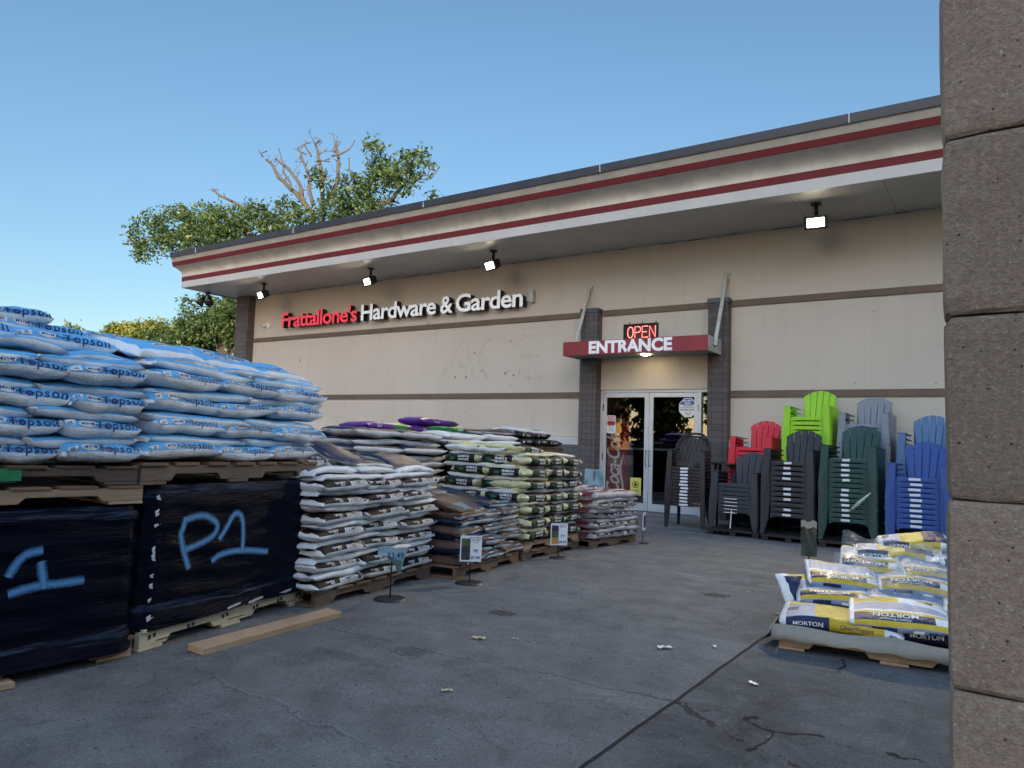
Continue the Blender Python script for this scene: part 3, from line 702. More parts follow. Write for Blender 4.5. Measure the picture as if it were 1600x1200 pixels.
# notices on the glass
simple('sticker_white', (.72, .73, .74), .4, .05); simple('sticker_red', (.42, .03, .05), .4, .1); simple('sticker_yellow', (.66, .60, .12), .45, .08); simple('sticker_blue', (.02, .10, .33), .4, .1)
simple('ink', (.015, .016, .02), .5, .1); simple('white_paint', (.92, .92, .92), .45, .05)
def flat_text(mb, s, x, y, z, size, bold=.01, m=0, sx=1.):
    v, f = text_mesh(s, size, bold); mb.add([(x+a*sx, y, z+b_) for a, b_, _ in v], f, m)
def panel(name, x0, x1, z0, z1, y, m, parent, rc=.0, t=.002):
    poly = [(x0+rc, z0), (x1-rc, z0), (x1, z0+rc), (x1, z1-rc), (x1-rc, z1), (x0+rc, z1), (x0, z1-rc), (x0, z0+rc)] if rc else [(x0, z0), (x1, z0), (x1, z1), (x0, z1)]
    return MB().prism(poly, lambda a, b_, k: (a, y+t*k, b_)).build(name, m, parent)
def notice(name, M, label, build):
    r = thing(name, M, label, 'sign'); build(r); return r
def n_oct(r):
    q = .17; poly = [(q*math.cos(R(22.5+45*i)), q*math.sin(R(22.5+45*i))*1.05) for i in range(8)]
    MB().prism(poly, lambda a, b_, k: (a, .003*k, b_)).build('board', 'sticker_white', r)
    top = [(a*.93, b_*.93) for a, b_ in poly if b_ > .05]; top = [(x, z) for x, z in poly]
    MB().prism([(-.148, .05), (.148, .05), (.148, .063), (.06, .152), (-.06, .152), (-.148, .063)], lambda a, b_, k: (a, -.0015*k, b_)).build('blue_panel', 'sticker_blue', r)
    t = MB()
    flat_text(t, 'SECURITY', 0, -.004, .105, .042, .02, 0); flat_text(t, 'ALERT', 0, -.004, .062, .042, .02, 0)
    t.build('white_lettering', 'white_paint', r, fix=False)
    t = MB()
    flat_text(t, 'THESE PREMISES', 0, -.003, .022, .026, .012); flat_text(t, 'PROTECTED BY VIDEO', 0, -.003, -.01, .026, .012); flat_text(t, 'SURVEILLANCE', 0, -.003, -.055, .042, .02)
    for x, z, a in ((-.045, -.10, .5), (-.01, -.115, -.4), (.03, -.105, .8)): t.tube([(x, -.003, z), (x+.03*math.cos(a), -.003, z+.03*math.sin(a))], .008, 5)
    t.build('black_lettering', 'ink', r, fix=False)
notice('security_notice', T((-4.465, .058, 1.865)), 'blue and white octagonal surveillance notice on the right glass door', n_oct)
def n_hours(r):
    panel('board', -.09, .09, -.165, .165, 0, 'sticker_white', r, .02)
    panel('red_panel', -.078, .078, -.02, .152, -.0025, 'sticker_red', r, .015)
    t = MB(); flat_text(t, 'STORE', 0, -.005, .105, .05, .015); flat_text(t, 'HOURS', 0, -.005, .06, .05, .015); t.build('white_lettering', 'white_paint', r, fix=False)
    t = MB()
    for i in range(7): flat_text(t, ('MON', 'TUE', 'WED', 'THU', 'FRI', 'SAT', 'SUN')[i]+'  8-8', 0, -.005, .03-.027*i, .026, .01)
    t.build('hours_lettering', 'ink', r, fix=False)
notice('opening_hours_notice', T((-5.93, .058, 1.55)), 'red and white opening hours notice on the left glass door', n_hours)
def n_yel(r):
    panel('board', -.105, .105, -.155, .155, 0, 'sticker_yellow', r)
    t = MB(); n = 26
    ring = [[(rr*math.cos(2*math.pi*i/n), -.004, .035+rr*math.sin(2*math.pi*i/n)) for i in range(n)] for rr in (.062, .05)]; t.grid(ring, closed=True)
    t.prism([(-.022, .005), (.022, .005), (.026, .05), (.012, .066), (-.012, .066), (-.026, .05)], lambda a, b_, k: (a, -.004+.001*k, b_))
    flat_text(t, 'NO PETS', 0, -.004, -.085, .036, .015); flat_text(t, 'service animals welcome', 0, -.004, -.12, .016, .008); t.build('black_symbol', 'ink', r, fix=False)
notice('yellow_notice', T((-5.42, .058, .44)), 'yellow notice with a black round symbol low on the left glass door', n_yel)
# inside the shop
emit('machine_red', (.5, .010, .016), .035, (.30, .012, .016)); emit('script_white', (.9, .85, .85), .10); simple('shelf_metal', (.06, .06, .065), .5, .1)  # machine and script glow faintly, added so they show in the unlit interior
VMX = -6.84
vm = thing('vending_machine', T((VMX, .55, 0)), 'red drinks vending machine with white script behind the left glass door', 'vending machine')
MB().box(0, .98, 0, .2, .05, 1.56).build('cabinet', 'machine_red', vm, bevel=.02)
MB().box(.03, .95, .03, .19, 0, .049).build('plinth', 'dark_void', vm)
t = MB(); v, f = text_mesh('Coca-Cola', .44, .014, shear=.35, spacing=.88)
t.add([(.86-b_*.9, -.004, .80+a*.70) for a, b_, _ in v], f)
rb = []
for i in range(25):
    q = i/24; z = .12+q*.9; x = .90+.035*math.sin(q*7)+.03*q; w = .018*math.sin(math.pi*min(1, q*1.02))**.7+.002
    rb.append([(x-w, -.004, z), (x+w, -.004, z)])
t.grid(rb); t.build('script_lettering', 'script_white', vm, fix=False)
for x0, lab in ((-5.05, 'dark display shelf of bottles seen through the right glass door'),):
    sh = thing('display_shelf', T((x0, 1.5, 0)), lab, 'shelf')
    mb = MB()
    for z in (.1, .45, .8, 1.15, 1.5): mb.box(0, 1.3, 0, .4, z, z+.03)
    mb.box(0, .03, 0, .4, 0, 1.7).box(1.27, 1.3, 0, .4, 0, 1.7); mb.build('rack', 'shelf_metal', sh)
    cols = ['ink_red', 'film_blue', 'film_yellow', 'film_white', 'film_green', 'film_maroon']; mb = MB()
    for z in (.13, .48, .83, 1.18):
        for i in range(15): mb.tube([(.08+i*.08, .1, z), (.08+i*.08, .1, z+.16), (.08+i*.08, .1, z+.2), (.08+i*.08, .1, z+.25)], [.03, .03, .014, .014], 8, m=(i*7+int(z*10)) % 6)
    b_ = mb.build('bottles', cols, sh); b_['kind'] = 'stuff'
simple('floor_tile', (.12, .12, .115), .4, .15); MB().box(XL+.3, XR-.3, .15, DEEP-.3, .0, .012).build('shop_floor', 'floor_tile', shop)
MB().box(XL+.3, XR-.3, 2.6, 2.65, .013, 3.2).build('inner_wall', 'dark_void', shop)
# awning over the door
aw = thing('entrance_awning', T((0, 0, 0)), 'flat red metal awning over the doors with white entrance lettering', 'awning')
simple('awning_red', (.27, .022, .032), .5, .22, 3, .1, 30, dirt=.3); simple('awning_side', (.40, .41, .38), .6, .2, 6, .1, 40, dirt=.5); simple('awning_soffit', (.30, .29, .26), .7, .1, dirt=.3)
AX0, AX1, AY, AZ0, AZ1 = -6.45, -3.80, -.88, 2.735, 2.985
MB().box(AX0, AX1, AY-.012, AY, AZ0, AZ1).build('front_panel', 'awning_red', aw, bevel=.003)
for x0, x1 in ((AX0, AX0+.01), (AX1-.01, AX1)): MB().box(x0, x1, AY+.001, -.005, AZ0, AZ1).build('side_panel', 'awning_side', aw)
MB().box(AX0+.011, AX1-.011, AY+.001, -.005, AZ0+.03, AZ0+.05).build('underside', 'awning_soffit', aw)
MB().box(AX0+.011, AX1-.011, AY+.001, -.005, AZ1-.04, AZ1-.02).build('top_sheet', 'awning_side', aw)
t = MB(); flat_text(t, 'ENTRANCE', -5.168, AY-.0165, 2.768, .285, .044, sx=1.05); t.build('lettering', 'white_paint', aw, fix=False)
simple('rod_paint', (.50, .52, .46), .6, .2, 14, .3, 60, dirt=.6)
for x in (AX0+.06, AX1-.02+.045):
    rd = MB().tube([(x, AY+.25 if x > -4 else AY+.30, AZ0+.10 if x > -4 else AZ1-.05), (x, -.03, 4.12)], .032, 10).build('tie_rod', 'rod_paint', aw, smooth=False)
    MB().box(x-.05, x+.05, -.03, -.001, 4.04, 4.17).build('wall_plate', 'rod_paint', rd)
emit('downlight', (1, .82, .55), 14)
n = 16; MB().prism([(-5.05+.075*math.cos(2*math.pi*i/n), -.45+.075*math.sin(2*math.pi*i/n)) for i in range(n)], lambda a, b_, k: (a, b_, AZ0+.012+.016*k)).build('downlight', 'downlight', aw)
# the neon sign standing on the awning
emit('neon_red', (1, .15, .12), 1.3, (.5, .1, .1))
op = thing('open_sign', T((-5.045, -.70, AZ1-.005)), 'red neon open sign in a black frame on top of the awning', 'sign')
MB().box(-.295, .295, .02, .05, .0, .27).build('backing', 'gasket', op)
mb = MB(); mb.box(-.31, .31, -.02, .055, .27, .285).box(-.31, -.296, -.02, .055, .0, .27).box(.296, .31, -.02, .055, 0, .27); mb.build('frame', 'gasket', op)
mb = MB()
for x in (-.22, .03, .27): mb.tube([(x, .03, .285), (x, .03, .33)], .006, 6)
mb.build('hanger', 'gasket', op)
t = MB()
def neon(pts): t.tube([(a, -.004, b_) for a, b_ in pts], .006, 6)
for dx in (0,):
    for k, g in enumerate('OPEN'):
        x = -.235+k*.135; w = .105; z0, z1 = .045, .235
        if g == 'O': neon([(x+w/2+w/2*math.cos(a), (z0+z1)/2+(z1-z0)/2*math.sin(a)) for a in np.linspace(0, 2*math.pi, 17)])
        if g == 'P': neon([(x, z0), (x, z1), (x+w*.7, z1), (x+w, z1-.03), (x+w, z1-.07), (x+w*.7, z1-.1), (x, z1-.1)])
        if g == 'E': neon([(x+w, z0), (x, z0), (x, z1), (x+w, z1)]); neon([(x, (z0+z1)/2), (x+w*.8, (z0+z1)/2)])
        if g == 'N': neon([(x, z0), (x, z1), (x+w, z0), (x+w, z1)])
t.build('neon_tube', 'neon_red', op, smooth=True)
# channel letters
emit('letter_red', (.75, .035, .06), .16, (.45, .03, .05)); emit('letter_white', (.9, .93, 1), .06, (.75, .75, .75))
simple('letter_return', (.012, .011, .011), .45, .1)
def islands(v, f):
    p = list(range(len(v)))
    def find(a):
        while p[a] != a: p[a] = p[p[a]]; a = p[a]
        return a
    for q in f:
        for b_ in q[1:]: p[find(q[0])] = find(b_)
    g = {}
    for q in f: g.setdefault(find(q[0]), []).append(q)
    return list(g.values())
def channel(root, s, x0, x1, z, size, face, bold=.02):
    v, f = text_mesh(s, size, bold, ext=.07, spacing=.94)
    xs = [a for a, _, _ in v]; k = (x1-x0)/(max(xs)-min(xs)); xm = min(xs)
    for isl in islands(v, f):
        ids = sorted({i for q in isl for i in q}); mp = {i: n for n, i in enumerate(ids)}
        mb = MB()
        for q in isl:
            front_ = all(v[i][2] > .069 for i in q)
            mb.m.append(0 if front_ else 1); mb.f.append(tuple(mp[i] for i in q))
        mb.v = [(x0+(v[i][0]-xm)*k, -.13-v[i][2], z+v[i][1]) for i in ids]
        mb.build('letter', [face, 'letter_return'], root)
sg = thing('shop_sign', None, 'red and white raised letters spelling the shop name on the upper wall', 'sign')
channel(sg, "Frattallone's", -15.15, -12.44, 3.87, .525, 'letter_red'); channel(sg, 'Hardware', -12.31, -10.04, 3.87, .525, 'letter_white')
channel(sg, '&', -9.92, -9.58, 3.87, .525, 'letter_white'); channel(sg, 'Garden', -9.50, -7.80, 3.87, .525, 'letter_white')
mb = MB(); mb.box(-15.05, -7.72, -.05, -.002, 3.985, 4.06); mb.build('raceway', 'trim_grey', sg)
MB().box(-7.70, -7.62, -.12, -.002, 3.95, 4.2).build('junction_box', 'trim_grey', sg, bevel=.006)
# the ghost of old letters on the wall
def ghost_mat():
    m, nt, b = base_mat('ghost_stain'); b.inputs['Base Color'].default_value = (.20, .19, .18, 1); b.inputs['Roughness'].default_value = .9
    tr = nt.nodes.new('ShaderNodeBsdfTransparent'); mx = nt.nodes.new('ShaderNodeMixShader')
    link(nt, ramp(nt, noise(nt, 6, 6, .75, objco(nt)), [(.45, (0,)*3), (.75, (.24,)*3)]), mx.inputs[0]); link(nt, tr.outputs[0], mx.inputs[1]); link(nt, b.outputs[0], mx.inputs[2])
    link(nt, mx.outputs[0], nt.nodes['Material Output'].inputs[0])
ghost_mat()
mb = MB()
def ghost(pts, w=.035):
    for a, b_ in zip(pts[:-1], pts[1:]):
        d = Vector((b_[0]-a[0], 0, b_[1]-a[1])).normalized(); s = Vector((-d.z, 0, d.x))*w
        A_, B_ = Vector((a[0], -.002, a[1])), Vector((b_[0], -.002, b_[1]))
        mb.add([A_-s, B_-s, B_+s, A_+s], [(0, 1, 2, 3)])
ghost([(-10.0, 2.45), (-9.4, 3.32)]); ghost([(-9.36, 3.32), (-9.1, 2.45)]); ghost([(-9.75, 2.72), (-9.25, 2.72)])
ghost([(-8.55+.42*math.cos(a), 2.88+.44*math.sin(a)) for a in np.linspace(.7, 5.6, 14)])
for z in (2.45, 2.88, 3.3): ghost([(-7.95, z), (-7.4, z)])
ghost([(-7.95, 2.5), (-7.95, 3.25)])
mb.build('ghost_lettering', 'ghost_stain', shop, fix=False)
mb = MB(); rg = random.Random(3)
for x, z in ((-14.62, 3.05), (-14.58, 3.09), (-14.6, 3.0), (-10.4, 3.7), (-9.6, 2.5), (-9.3, 2.5), (-8.9, 2.62), (-8.3, 2.55), (-8.1, 2.5), (-9.1, 3.0), (-8.2, 3.2)):
    n = 7; mb.add([(x+rg.uniform(.012, .03)*math.cos(6.28*i/n), -.0025, z+rg.uniform(.012, .03)*math.sin(6.28*i/n)) for i in range(n)], [tuple(range(n))])
mb.build('wall_chip', 'trim_brown', shop, fix=False)
# camera
cm = thing('security_camera', T((-15.95, 0, 3.99)), 'small white security camera on the wall beside the sign', 'camera')
MB().tube([(0, -.001, 0), (0, -.03, 0)], .075, 20).build('base', 'white_paint', cm, smooth=False)
MB().tube([(0, -.03, .0), (-.03, -.07, 0), (-.07, -.12, -.01)], [.03, .04, .05], 14).build('body', 'white_paint', cm, smooth=True)
MB().tube([(-.071, -.121, -.0101), (-.077, -.127, -.011)], .042, 14).build('lens', 'ink', cm)
# floodlights under the soffit
emit('flood_lens', (1, .90, .70), 9)
simple('flood_body', (.016, .015, .014), .45, .2)
def flood(x, y, label, yaw=-.3, lit=True):
    f = thing('floodlight', T((x, y, 4.818)), label, 'floodlight', 'floodlights under the roof overhang')
    MB().tube([(0, 0, 0), (0, 0, -.025)], .075, 16).build('ceiling_plate', 'flood_body', f)
    MB().tube([(0, 0, -.025), (0, 0, -.17)], .028, 10).build('stem', 'flood_body', f, smooth=True)
    M = T((0, 0, -.27)) @ RZ(yaw) @ RX(R(24))
    hd = MB(); hd.prism([(-.165, -.10), (.165, -.10), (.165, .10), (-.165, .10)], lambda a, b_, k: M @ Vector((a*(1-.35*k), -.09+.19*k, b_*(1-.25*k))))
    h = hd.build('lamp_head', 'flood_body', f, bevel=.012)
    MB().box(-.115, .115, -.096, -.0915, -.062, .062, M=M).build('lens', 'flood_lens' if lit else 'ink', h)
    if lit:
        ld = bpy.data.lights.new('floodlight_beam', 'AREA'); ld.shape = 'RECTANGLE'; ld.size = .32; ld.size_y = .16; ld.energy = FLOOD_W; ld.color = (1, .80, .52); ld.spread = R(100)
        lo = bpy.data.objects.new('floodlight_beam', ld); COL.objects.link(lo); lo.parent = f
        lo.matrix_local = M @ T((0, -.105, 0)) @ RX(R(-90)); lo['kind'] = 'helper'
    return f
FLOOD_W = 22
flood(-14.826, -1.03, 'lit black floodlight under the eaves nearest the building corner')
flood(-11.241, -1.0, 'lit black floodlight under the eaves above the white lettering')
flood(-7.978, -1.0, 'lit black floodlight under the eaves just past the end of the lettering')
flood(-2.154, -1.02, 'lit black floodlight under the eaves right of the awning', yaw=.1)
tw = thing('twin_floodlight', T((-17.1, -1.05, 4.80)), 'unlit black floodlight with two heads at the end of the eaves', 'floodlight')
MB().tube([(0, 0, 0), (0, 0, -.06)], .06, 12).build('ceiling_plate', 'flood_body', tw)
for sx in (-1, 1):
    a = MB().tube([(0, 0, -.05), (sx*.1, -.02, -.12), (sx*.14, -.03, -.17)], .02, 8).build('arm', 'flood_body', tw)
    MB().tube([(sx*.11, -.02, -.13), (sx*.17, -.05, -.22), (sx*.23, -.10, -.33)], [.05, .075, .115], 14).build('lamp_head', 'flood_body', tw, smooth=True)
# ------------------------------------------------------------------ goods on the lot
def lab(fmt):
    return lambda i, n: fmt.format(o=ORD[i])
def stack(kind, cat, group, words, A, B, z0, pairs, sty_a, sty_b, nA, nB, hA, hB, W, backB=.045, skipA=(), share=0, lean=0., ends=(0, 0), rows0=0):
    """alternating courses: A courses show their fronts, B courses lie a little further back"""
    z = z0
    for k in range(pairs):
        ra, rb = ORD[rows0+2*k], ORD[rows0+2*k+1]
        row(kind, sty_a, A, B, z, nA, W, hA, lab(words+', {o} from left, '+ra+' layer up'), cat, group, share=share, back=lean*k, shift=random.gauss(0, .012), ends=ends)
        z += hA*(.80 if kind == 'topsoil_bag' else .86)
        if hB:
            row(kind, sty_b, A, B, z-.006, nB, W, hB, lab(words+', {o} from left, '+rb+' layer up'), cat, group, back=backB+lean*k, share=share, shift=random.gauss(0, .02), ends=ends)
            z += hB*.62
    return z
# left wrapped load, topsoil above it
L0, L1 = (-3.35, -11.62), (-3.37, -10.20)
pallet('pallet', L0, L1, 0, .095, 1.15, ['wood_mid', 'wood_old'], 'pale wooden pallet mostly hidden under the leftmost black wrapped load', notch=True)
wl = wrapped('wrapped_pallet_load', (-3.34, -11.64), (-3.36, -10.21), .045, .70, 1.16, 'black wrapped pallet load at the left edge, sprayed with a blue one', skirt=.035)
LS = [[(0.733,0.435),(0.761,0.486),(0.795,0.519),(0.853,0.530)],[(0.852,0.482),(0.862,0.430),(0.874,0.373)],[(0.742,0.365),(0.799,0.378),(0.871,0.384),(0.946,0.383),(1.030,0.386)],[(0.40,0.60),(0.43,.54),(.45,.42)],[(0.40,.60),(.56,.58),(.58,.52),(.44,.49)]]
spray(wl, [[(a+.14, z-.045) for a, z in s] for s in LS], 'painted_mark')
UP0, UP1 = (-3.36, -11.60), (-3.35, -10.22)
pu = pallet('pallet', UP0, UP1, .705, .085, 1.1, ['wood_mid', 'wood_old'], 'light notched wooden pallet on top of the leftmost black wrapped load')
p2 = pallet('pallet', (-3.38, -11.6), (-3.37, -10.24), .792, .088, 1.1, ['wood_grey', 'wood_old'], 'dark weathered pallet with a green paint patch under the leftmost topsoil bags')
simple('paint_green', (.02, .20, .07), .7, .3, 30)
MB().box(.735, .865, -.0045, .0, .016+.008, .075).build('paint_patch', 'paint_green', p2)
TS = 'blue topsoil bag'; TG = 'topsoil bags'
A, B = (-3.37, -11.6), (-3.37, -10.24)
z = .882
za = stack('topsoil_bag', 'bag', TG, TS+' in the leftmost stack', A, B, z, 4, 'topsoil', 'topsoil_plain', 4, 3, .098, .064, .55, backB=.028, share=0, ends=(-.02, 0))
# draped, looser upper courses
row('topsoil_bag', 'topsoil_plain', A, B, za, 4, .5, .055, lab(TS+' with pale flap, {o} from left above the even layers, leftmost stack'), 'bag', TG, back=.06, droop=.02, crush=.02)
row('topsoil_bag', 'topsoil', A, B, za+.035, 3, .5, .09, lab(TS+', {o} from left, slumped on pale flaps, leftmost stack'), 'bag', TG, back=.13, crush=.012, ends=(0, .10))
row('topsoil_bag', 'topsoil', A, B, za+.085, 3, .5, .09, lab(TS+', {o} from left in the upper part of the leftmost stack'), 'bag', TG, back=.2, crush=.012, ends=(0, .22))
row('topsoil_bag', 'topsoil', A, B, za+.135, 3, .5, .085, lab(TS+', {o} from left in the topmost layer at the left edge'), 'bag', TG, back=.22, ends=(0, .36))
0 and row('topsoil_bag', 'topsoil', A, B, za+.235, 3, .5, .09, lab(TS+', {o} from left in the topmost layer at the left edge'), 'bag', TG, back=.26, ends=(0, .38))
row('topsoil_bag', 'topsoil_plain', (-3.9, -11.5), (-3.9, -10.1), za+.02, 3, .5, .09, lab(TS+', {o} from left behind the slumped ones of the leftmost stack'), 'bag', TG, back=.1)
row('topsoil_bag', 'topsoil_top', (-3.85, -11.0), (-3.85, -10.0), za+.105, 2, .48, .085, lab(TS+', {o} from left, lying back on the top of the leftmost stack'), 'bag', TG, back=.1, crush=.015)
# the P1 load
P0_, P1_ = (-3.385, -10.155), (-3.70, -8.905)
pallet('pallet', P0_, P1_, 0, .105, 1.1, ['wood_pale', 'wood_pale'], 'new pale pallet with black stamps under the wrapped load marked P1')
simple('stamp_black', (.03, .028, .022), .8, .4, 60)
pp = [o for o in COL.objects if o.name.startswith('pallet') and o.parent is None][-1]
mb = MB(); rg = random.Random(5)
for x in (.05, .30, .55, .80, 1.02, 1.2):
    for q in range(2):
        x0 = x+.03*q; mb.box(x0, x0+.014, -.0008, .0035, .05+.006*q, .07+.004*q)
    mb.box(x+.06, x+.2, -.0006, .0035, .088, .091); mb.box(x+.05, x+.18, -.0006, .0035, .034, .037) if x not in (.30, .80) else None
mb.build('stamp', 'stamp_black', pp)
wp = wrapped('wrapped_pallet_load', (-3.375, -10.165), (-3.695, -8.90), .098, .785, 1.12, 'black wrapped pallet load sprayed with blue P1', skirt=.02)
P1S = [[(0.191,0.622),(0.179,0.578),(0.167,0.535),(0.192,0.457),(0.235,0.366)],[(0.184,0.610),(0.289,0.625),(0.362,0.609),(0.418,0.565),(0.391,0.514),(0.304,0.483),(0.204,0.462)],[(0.440,0.489),(0.491,0.549),(0.547,0.617),(0.605,0.592),(0.626,0.495),(0.626,0.400)],[(0.396,0.380),(0.449,0.404),(0.544,0.413),(0.672,0.405),(0.843,0.378)]]
spray(wp, [[(a+.01, z-.098) for a, z in s] for s in P1S], 'painted_mark')
torn = []
for i in range(9):                         # torn white film along the corner and the foot of the load
    mb = MB(); zz = .04+i*.07+rg.uniform(-.03, .03); w_ = rg.uniform(.012, .045); h_ = rg.uniform(.012, .04); mb.add([(.012, -.026, zz), (.012+w_, -.030, zz+rg.uniform(-.01, .02)), (.014+w_*.4, -.031, zz+h_*.6), (.018+rg.uniform(0, .012), -.029, zz+h_), (.006, -.025, zz+h_*.7)], [(0, 1, 2, 3, 4)]); torn.append(mb)
for x, w in ((.55, .10), (.72, .12), (.98, .12)):
    mb = MB(); torn.append(mb); mb.add([(x, -.034, .006), (x+w, -.036, .018), (x+w, -.036, .030), (x+w*.4, -.037, .026), (x, -.034, .018)], [(0, 1, 2, 3, 4)])
simple('torn_film', (.5, .52, .55), .4, .2, 40); [m_.build('torn_film', 'torn_film', wp, fix=False) for m_ in torn]
pallet('pallet', (-3.365, -10.225), (-3.71, -8.86), .788, .11, 1.05, ['wood_grey', 'wood_old', 'wood_mid'], 'dark worn pallet between the P1 load and the topsoil bags')
A, B = (-3.37, -10.19), (-3.72, -8.85)
zb = stack('topsoil_bag', 'bag', TG, TS+' above the P1 load', A, B, .90, 4, 'topsoil', 'topsoil_plain', 3, 2, .100, .066, .58, backB=.028)
row('topsoil_bag', 'topsoil_plain', A, B, zb-.01, 3, .5, .05, lab(TS+' with crumpled pale flap, {o} from left, above the P1 load'), 'bag', TG, back=.07, crush=.025, droop=.015)
row('topsoil_bag', 'topsoil_top', A, B, zb+.02, 3, .42, .075, lab(TS+', {o} from left, tilted with its printed face showing over P1'), 'bag', TG, back=.10, crush=.02, ends=(-.02, .06), tilt=9)
row('topsoil_bag', 'topsoil', (-3.80, -10.25), (-4.1, -9.05), zb+.03, 2, .5, .10, lab(TS+', {o} from left in the back row over P1'), 'bag', TG, back=.05, crush=.01)
row('topsoil_bag', 'topsoil', (-3.85, -10.25), (-4.15, -9.0), zb+.105, 2, .5, .085, lab(TS+', {o} from left in the topmost back row over P1'), 'bag', TG, back=.08, crush=.01)
tag(MB().box(0, .98, -.055, .055, .002, .036).build('plank', 'wood_mid', bevel=.003), 'loose wooden plank lying on the paving before the P1 load', 'plank').matrix_world = LOT @ T((-3.19, -9.99, .0)) @ RZ(R(96.5)) @ RX(R(4))
tag(MB().box(0, .30, -.045, .045, .0, .022).build('plank', 'wood_mid', bevel=.002), 'short broken board sticking out from under the leftmost wrapped load', 'plank').matrix_world = LOT @ T((-3.33, -11.02, .003)) @ RZ(R(86))
# compost
CG = 'compost bags'; C0, C1 = (-3.50, -9.0), (-3.71, -7.63)
pallet('pallet', (-3.52, -8.97), (-3.73, -7.62), 0, .10, 1.1, ['wood_grey', 'wood_old'], 'weathered brown pallet under the compost bags')
zc = stack('compost_bag', 'bag', CG, 'white compost bag with a dark label band', C0, C1, .097, 7, 'compost', 'compost_plain', 3, 2, .080, .054, .5, backB=.032)
row('compost_bag', 'compost_plain', C0, C1, zc-.01, 3, .5, .05, lab('crumpled white compost bag, {o} from left, draped over the compost layers'), 'bag', CG, back=.06, crush=.03, droop=.01)
row('compost_bag', 'compost', (-3.75, -9.05), (-3.85, -8.2), zc+.03, 2, .5, .065, lab('white compost bag, {o} from left, lying on the draped compost bags'), 'bag', CG, back=.06, crush=.015)
row('compost_bag', 'compost', (-3.95, -9.1), (-4.0, -8.4), zc+.085, 2, .5, .055, lab('white compost bag, {o} from left, topmost of the compost pile'), 'bag', CG, back=.06, crush=.015, tilt=8)
row('compost_bag', 'bark_dark', (-3.72, -8.5), (-3.9, -7.5), zc+.028, 2, .5, .065, lab('dark and tan bag, {o} from left, tilted on top of the compost pile'), 'bag', CG, back=.06, crush=.03, tilt=14)
# brown mulch, the low pile behind the price sign
NG = 'mulch bags'; N0, N1 = (-3.50, -7.52), (-3.66, -6.42)
pallet('pallet', (-3.52, -7.56), (-3.67, -6.44), 0, .10, 1.05, ['wood_old', 'wood_old'], 'dark brown pallet under the low mulch pile')
z = .10
for k in range(7):
    row('mulch_bag', ['mulch', 'mulch_tan'] if k % 2 else ['mulch_tan', 'mulch', 'mulch_tan'], N0, N1, z, 2 if k % 2 else 3, .48, .078, lab('dark mulch bag of the low pile, {o} from left, '+ORD[k]+' layer up'), 'bag', NG, back=.02*(k % 2)+.006*k, crush=.008)
    z += .058
row('mulch_bag', ['mulch_tan', 'mulch'], N0, N1, z-.005, 2, .46, .07, lab('tan mulch bag tilted on the low pile, {o} from left'), 'bag', NG, back=.06, crush=.03, tilt=8)
row('mulch_bag', ['mulch', 'mulch_tan'], (-3.9, -7.75), (-4.0, -6.7), z+.045, 2, .46, .07, lab('brown mulch bag lying back on top of the low pile, {o} from left'), 'bag', NG, back=.03, crush=.02, tilt=10)
# bark mulch stack behind the compost
wrapped('wrapped_pallet_load', (-4.92, -7.45), (-4.92, -6.02), .0, .50, 1.1, 'black wrapped load under the tall stack of bark bags')
BG = 'bark bags'; z = .50
for k in range(9):
    row('bark_bag', ['bark', 'bark_dark'] if k % 3 else ['bark_dark', 'bark'], (-4.9, -7.42), (-4.9, -6.02+.02*(k % 2)-.012*k), z, 2, .48, .085, lab('taupe bark bag behind the compost, {o} from left, '+ORD[k]+' layer up'), 'bag', BG, back=.05*(k % 2), crush=.02 if k in (4, 5) else .006, share=0)
    z += .074
wrapped('wrapped_pallet_load', (-6.3, -5.9), (-6.3, -4.15), 0, 1.16, 1.1, 'tall black wrapped load under the purple bags')
PG = 'purple soil bags'
row('purple_bag', ['purple', 'purple'], (-6.25, -5.92), (-6.25, -4.2), 1.165, 2, .5, .13, lab('shiny purple bag with green bands, {o} from left on the tall black load'), 'bag', PG)
bag('purple_bag', 'purple_label', LOT.inverted() @ LOT @ T((-6.4, -4.6, 1.285)) @ RZ(R(90)), .78, .46, .12, 'shiny purple bag with a tan label, topmost on the black load', 'bag', PG)
# humus and manure
HG = 'humus bags'; H0, H1 = (-3.66, -6.34), (-3.74, -5.16)
pallet('pallet', (-3.68, -6.36), (-3.75, -5.14), 0, .088, 1.1, ['wood_grey', 'wood_old'], 'lower of the two brown pallets under the yellow and black humus bags')
pallet('pallet', (-3.68, -6.35), (-3.75, -5.15), .09, .088, 1.1, ['wood_mid', 'wood_old'], 'upper of the two brown pallets under the yellow and black humus bags')
z = .178
for k in range(7):
    row('humus_bag', 'humus', H0, H1, z, 3, .46, .098, lab('black panelled humus bag facing the doors, {o} from left, '+ORD[2*k]+' layer up'), 'bag', HG, share=0)
    # the face towards the viewer
    row('humus_bag', 'humus', (-4.62, -6.36), (-3.72, -6.36), z+.008, 2, .42, .092, lab('black panelled humus bag facing the mulch, {o} from left, '+ORD[2*k]+' layer up'), 'bag', HG, shift=(.05 if k % 2 else -.05), ends=(0, .02))
    z += .078
    row('humus_bag', 'humus_plain', H0, H1, z, 2, .44, .054, lab('pale yellow humus bag facing the doors, {o} from left, '+ORD[2*k+1]+' layer up'), 'bag', HG, back=.065)
    row('humus_bag', 'humus_plain', (-4.64, -6.38), (-3.72, -6.38), z-.004, 2, .42, .062, lab('pale yellow humus bag facing the mulch, {o} from left, '+ORD[2*k+1]+' layer up'), 'bag', HG, back=.045, shift=(-.06 if k % 2 else .03))
    z += .039
row('humus_bag', 'humus', (-3.74, -6.34), (-3.78, -5.95), z, 1, .44, .08, lab('single black panelled humus bag on top of the humus stack'), 'bag', HG)
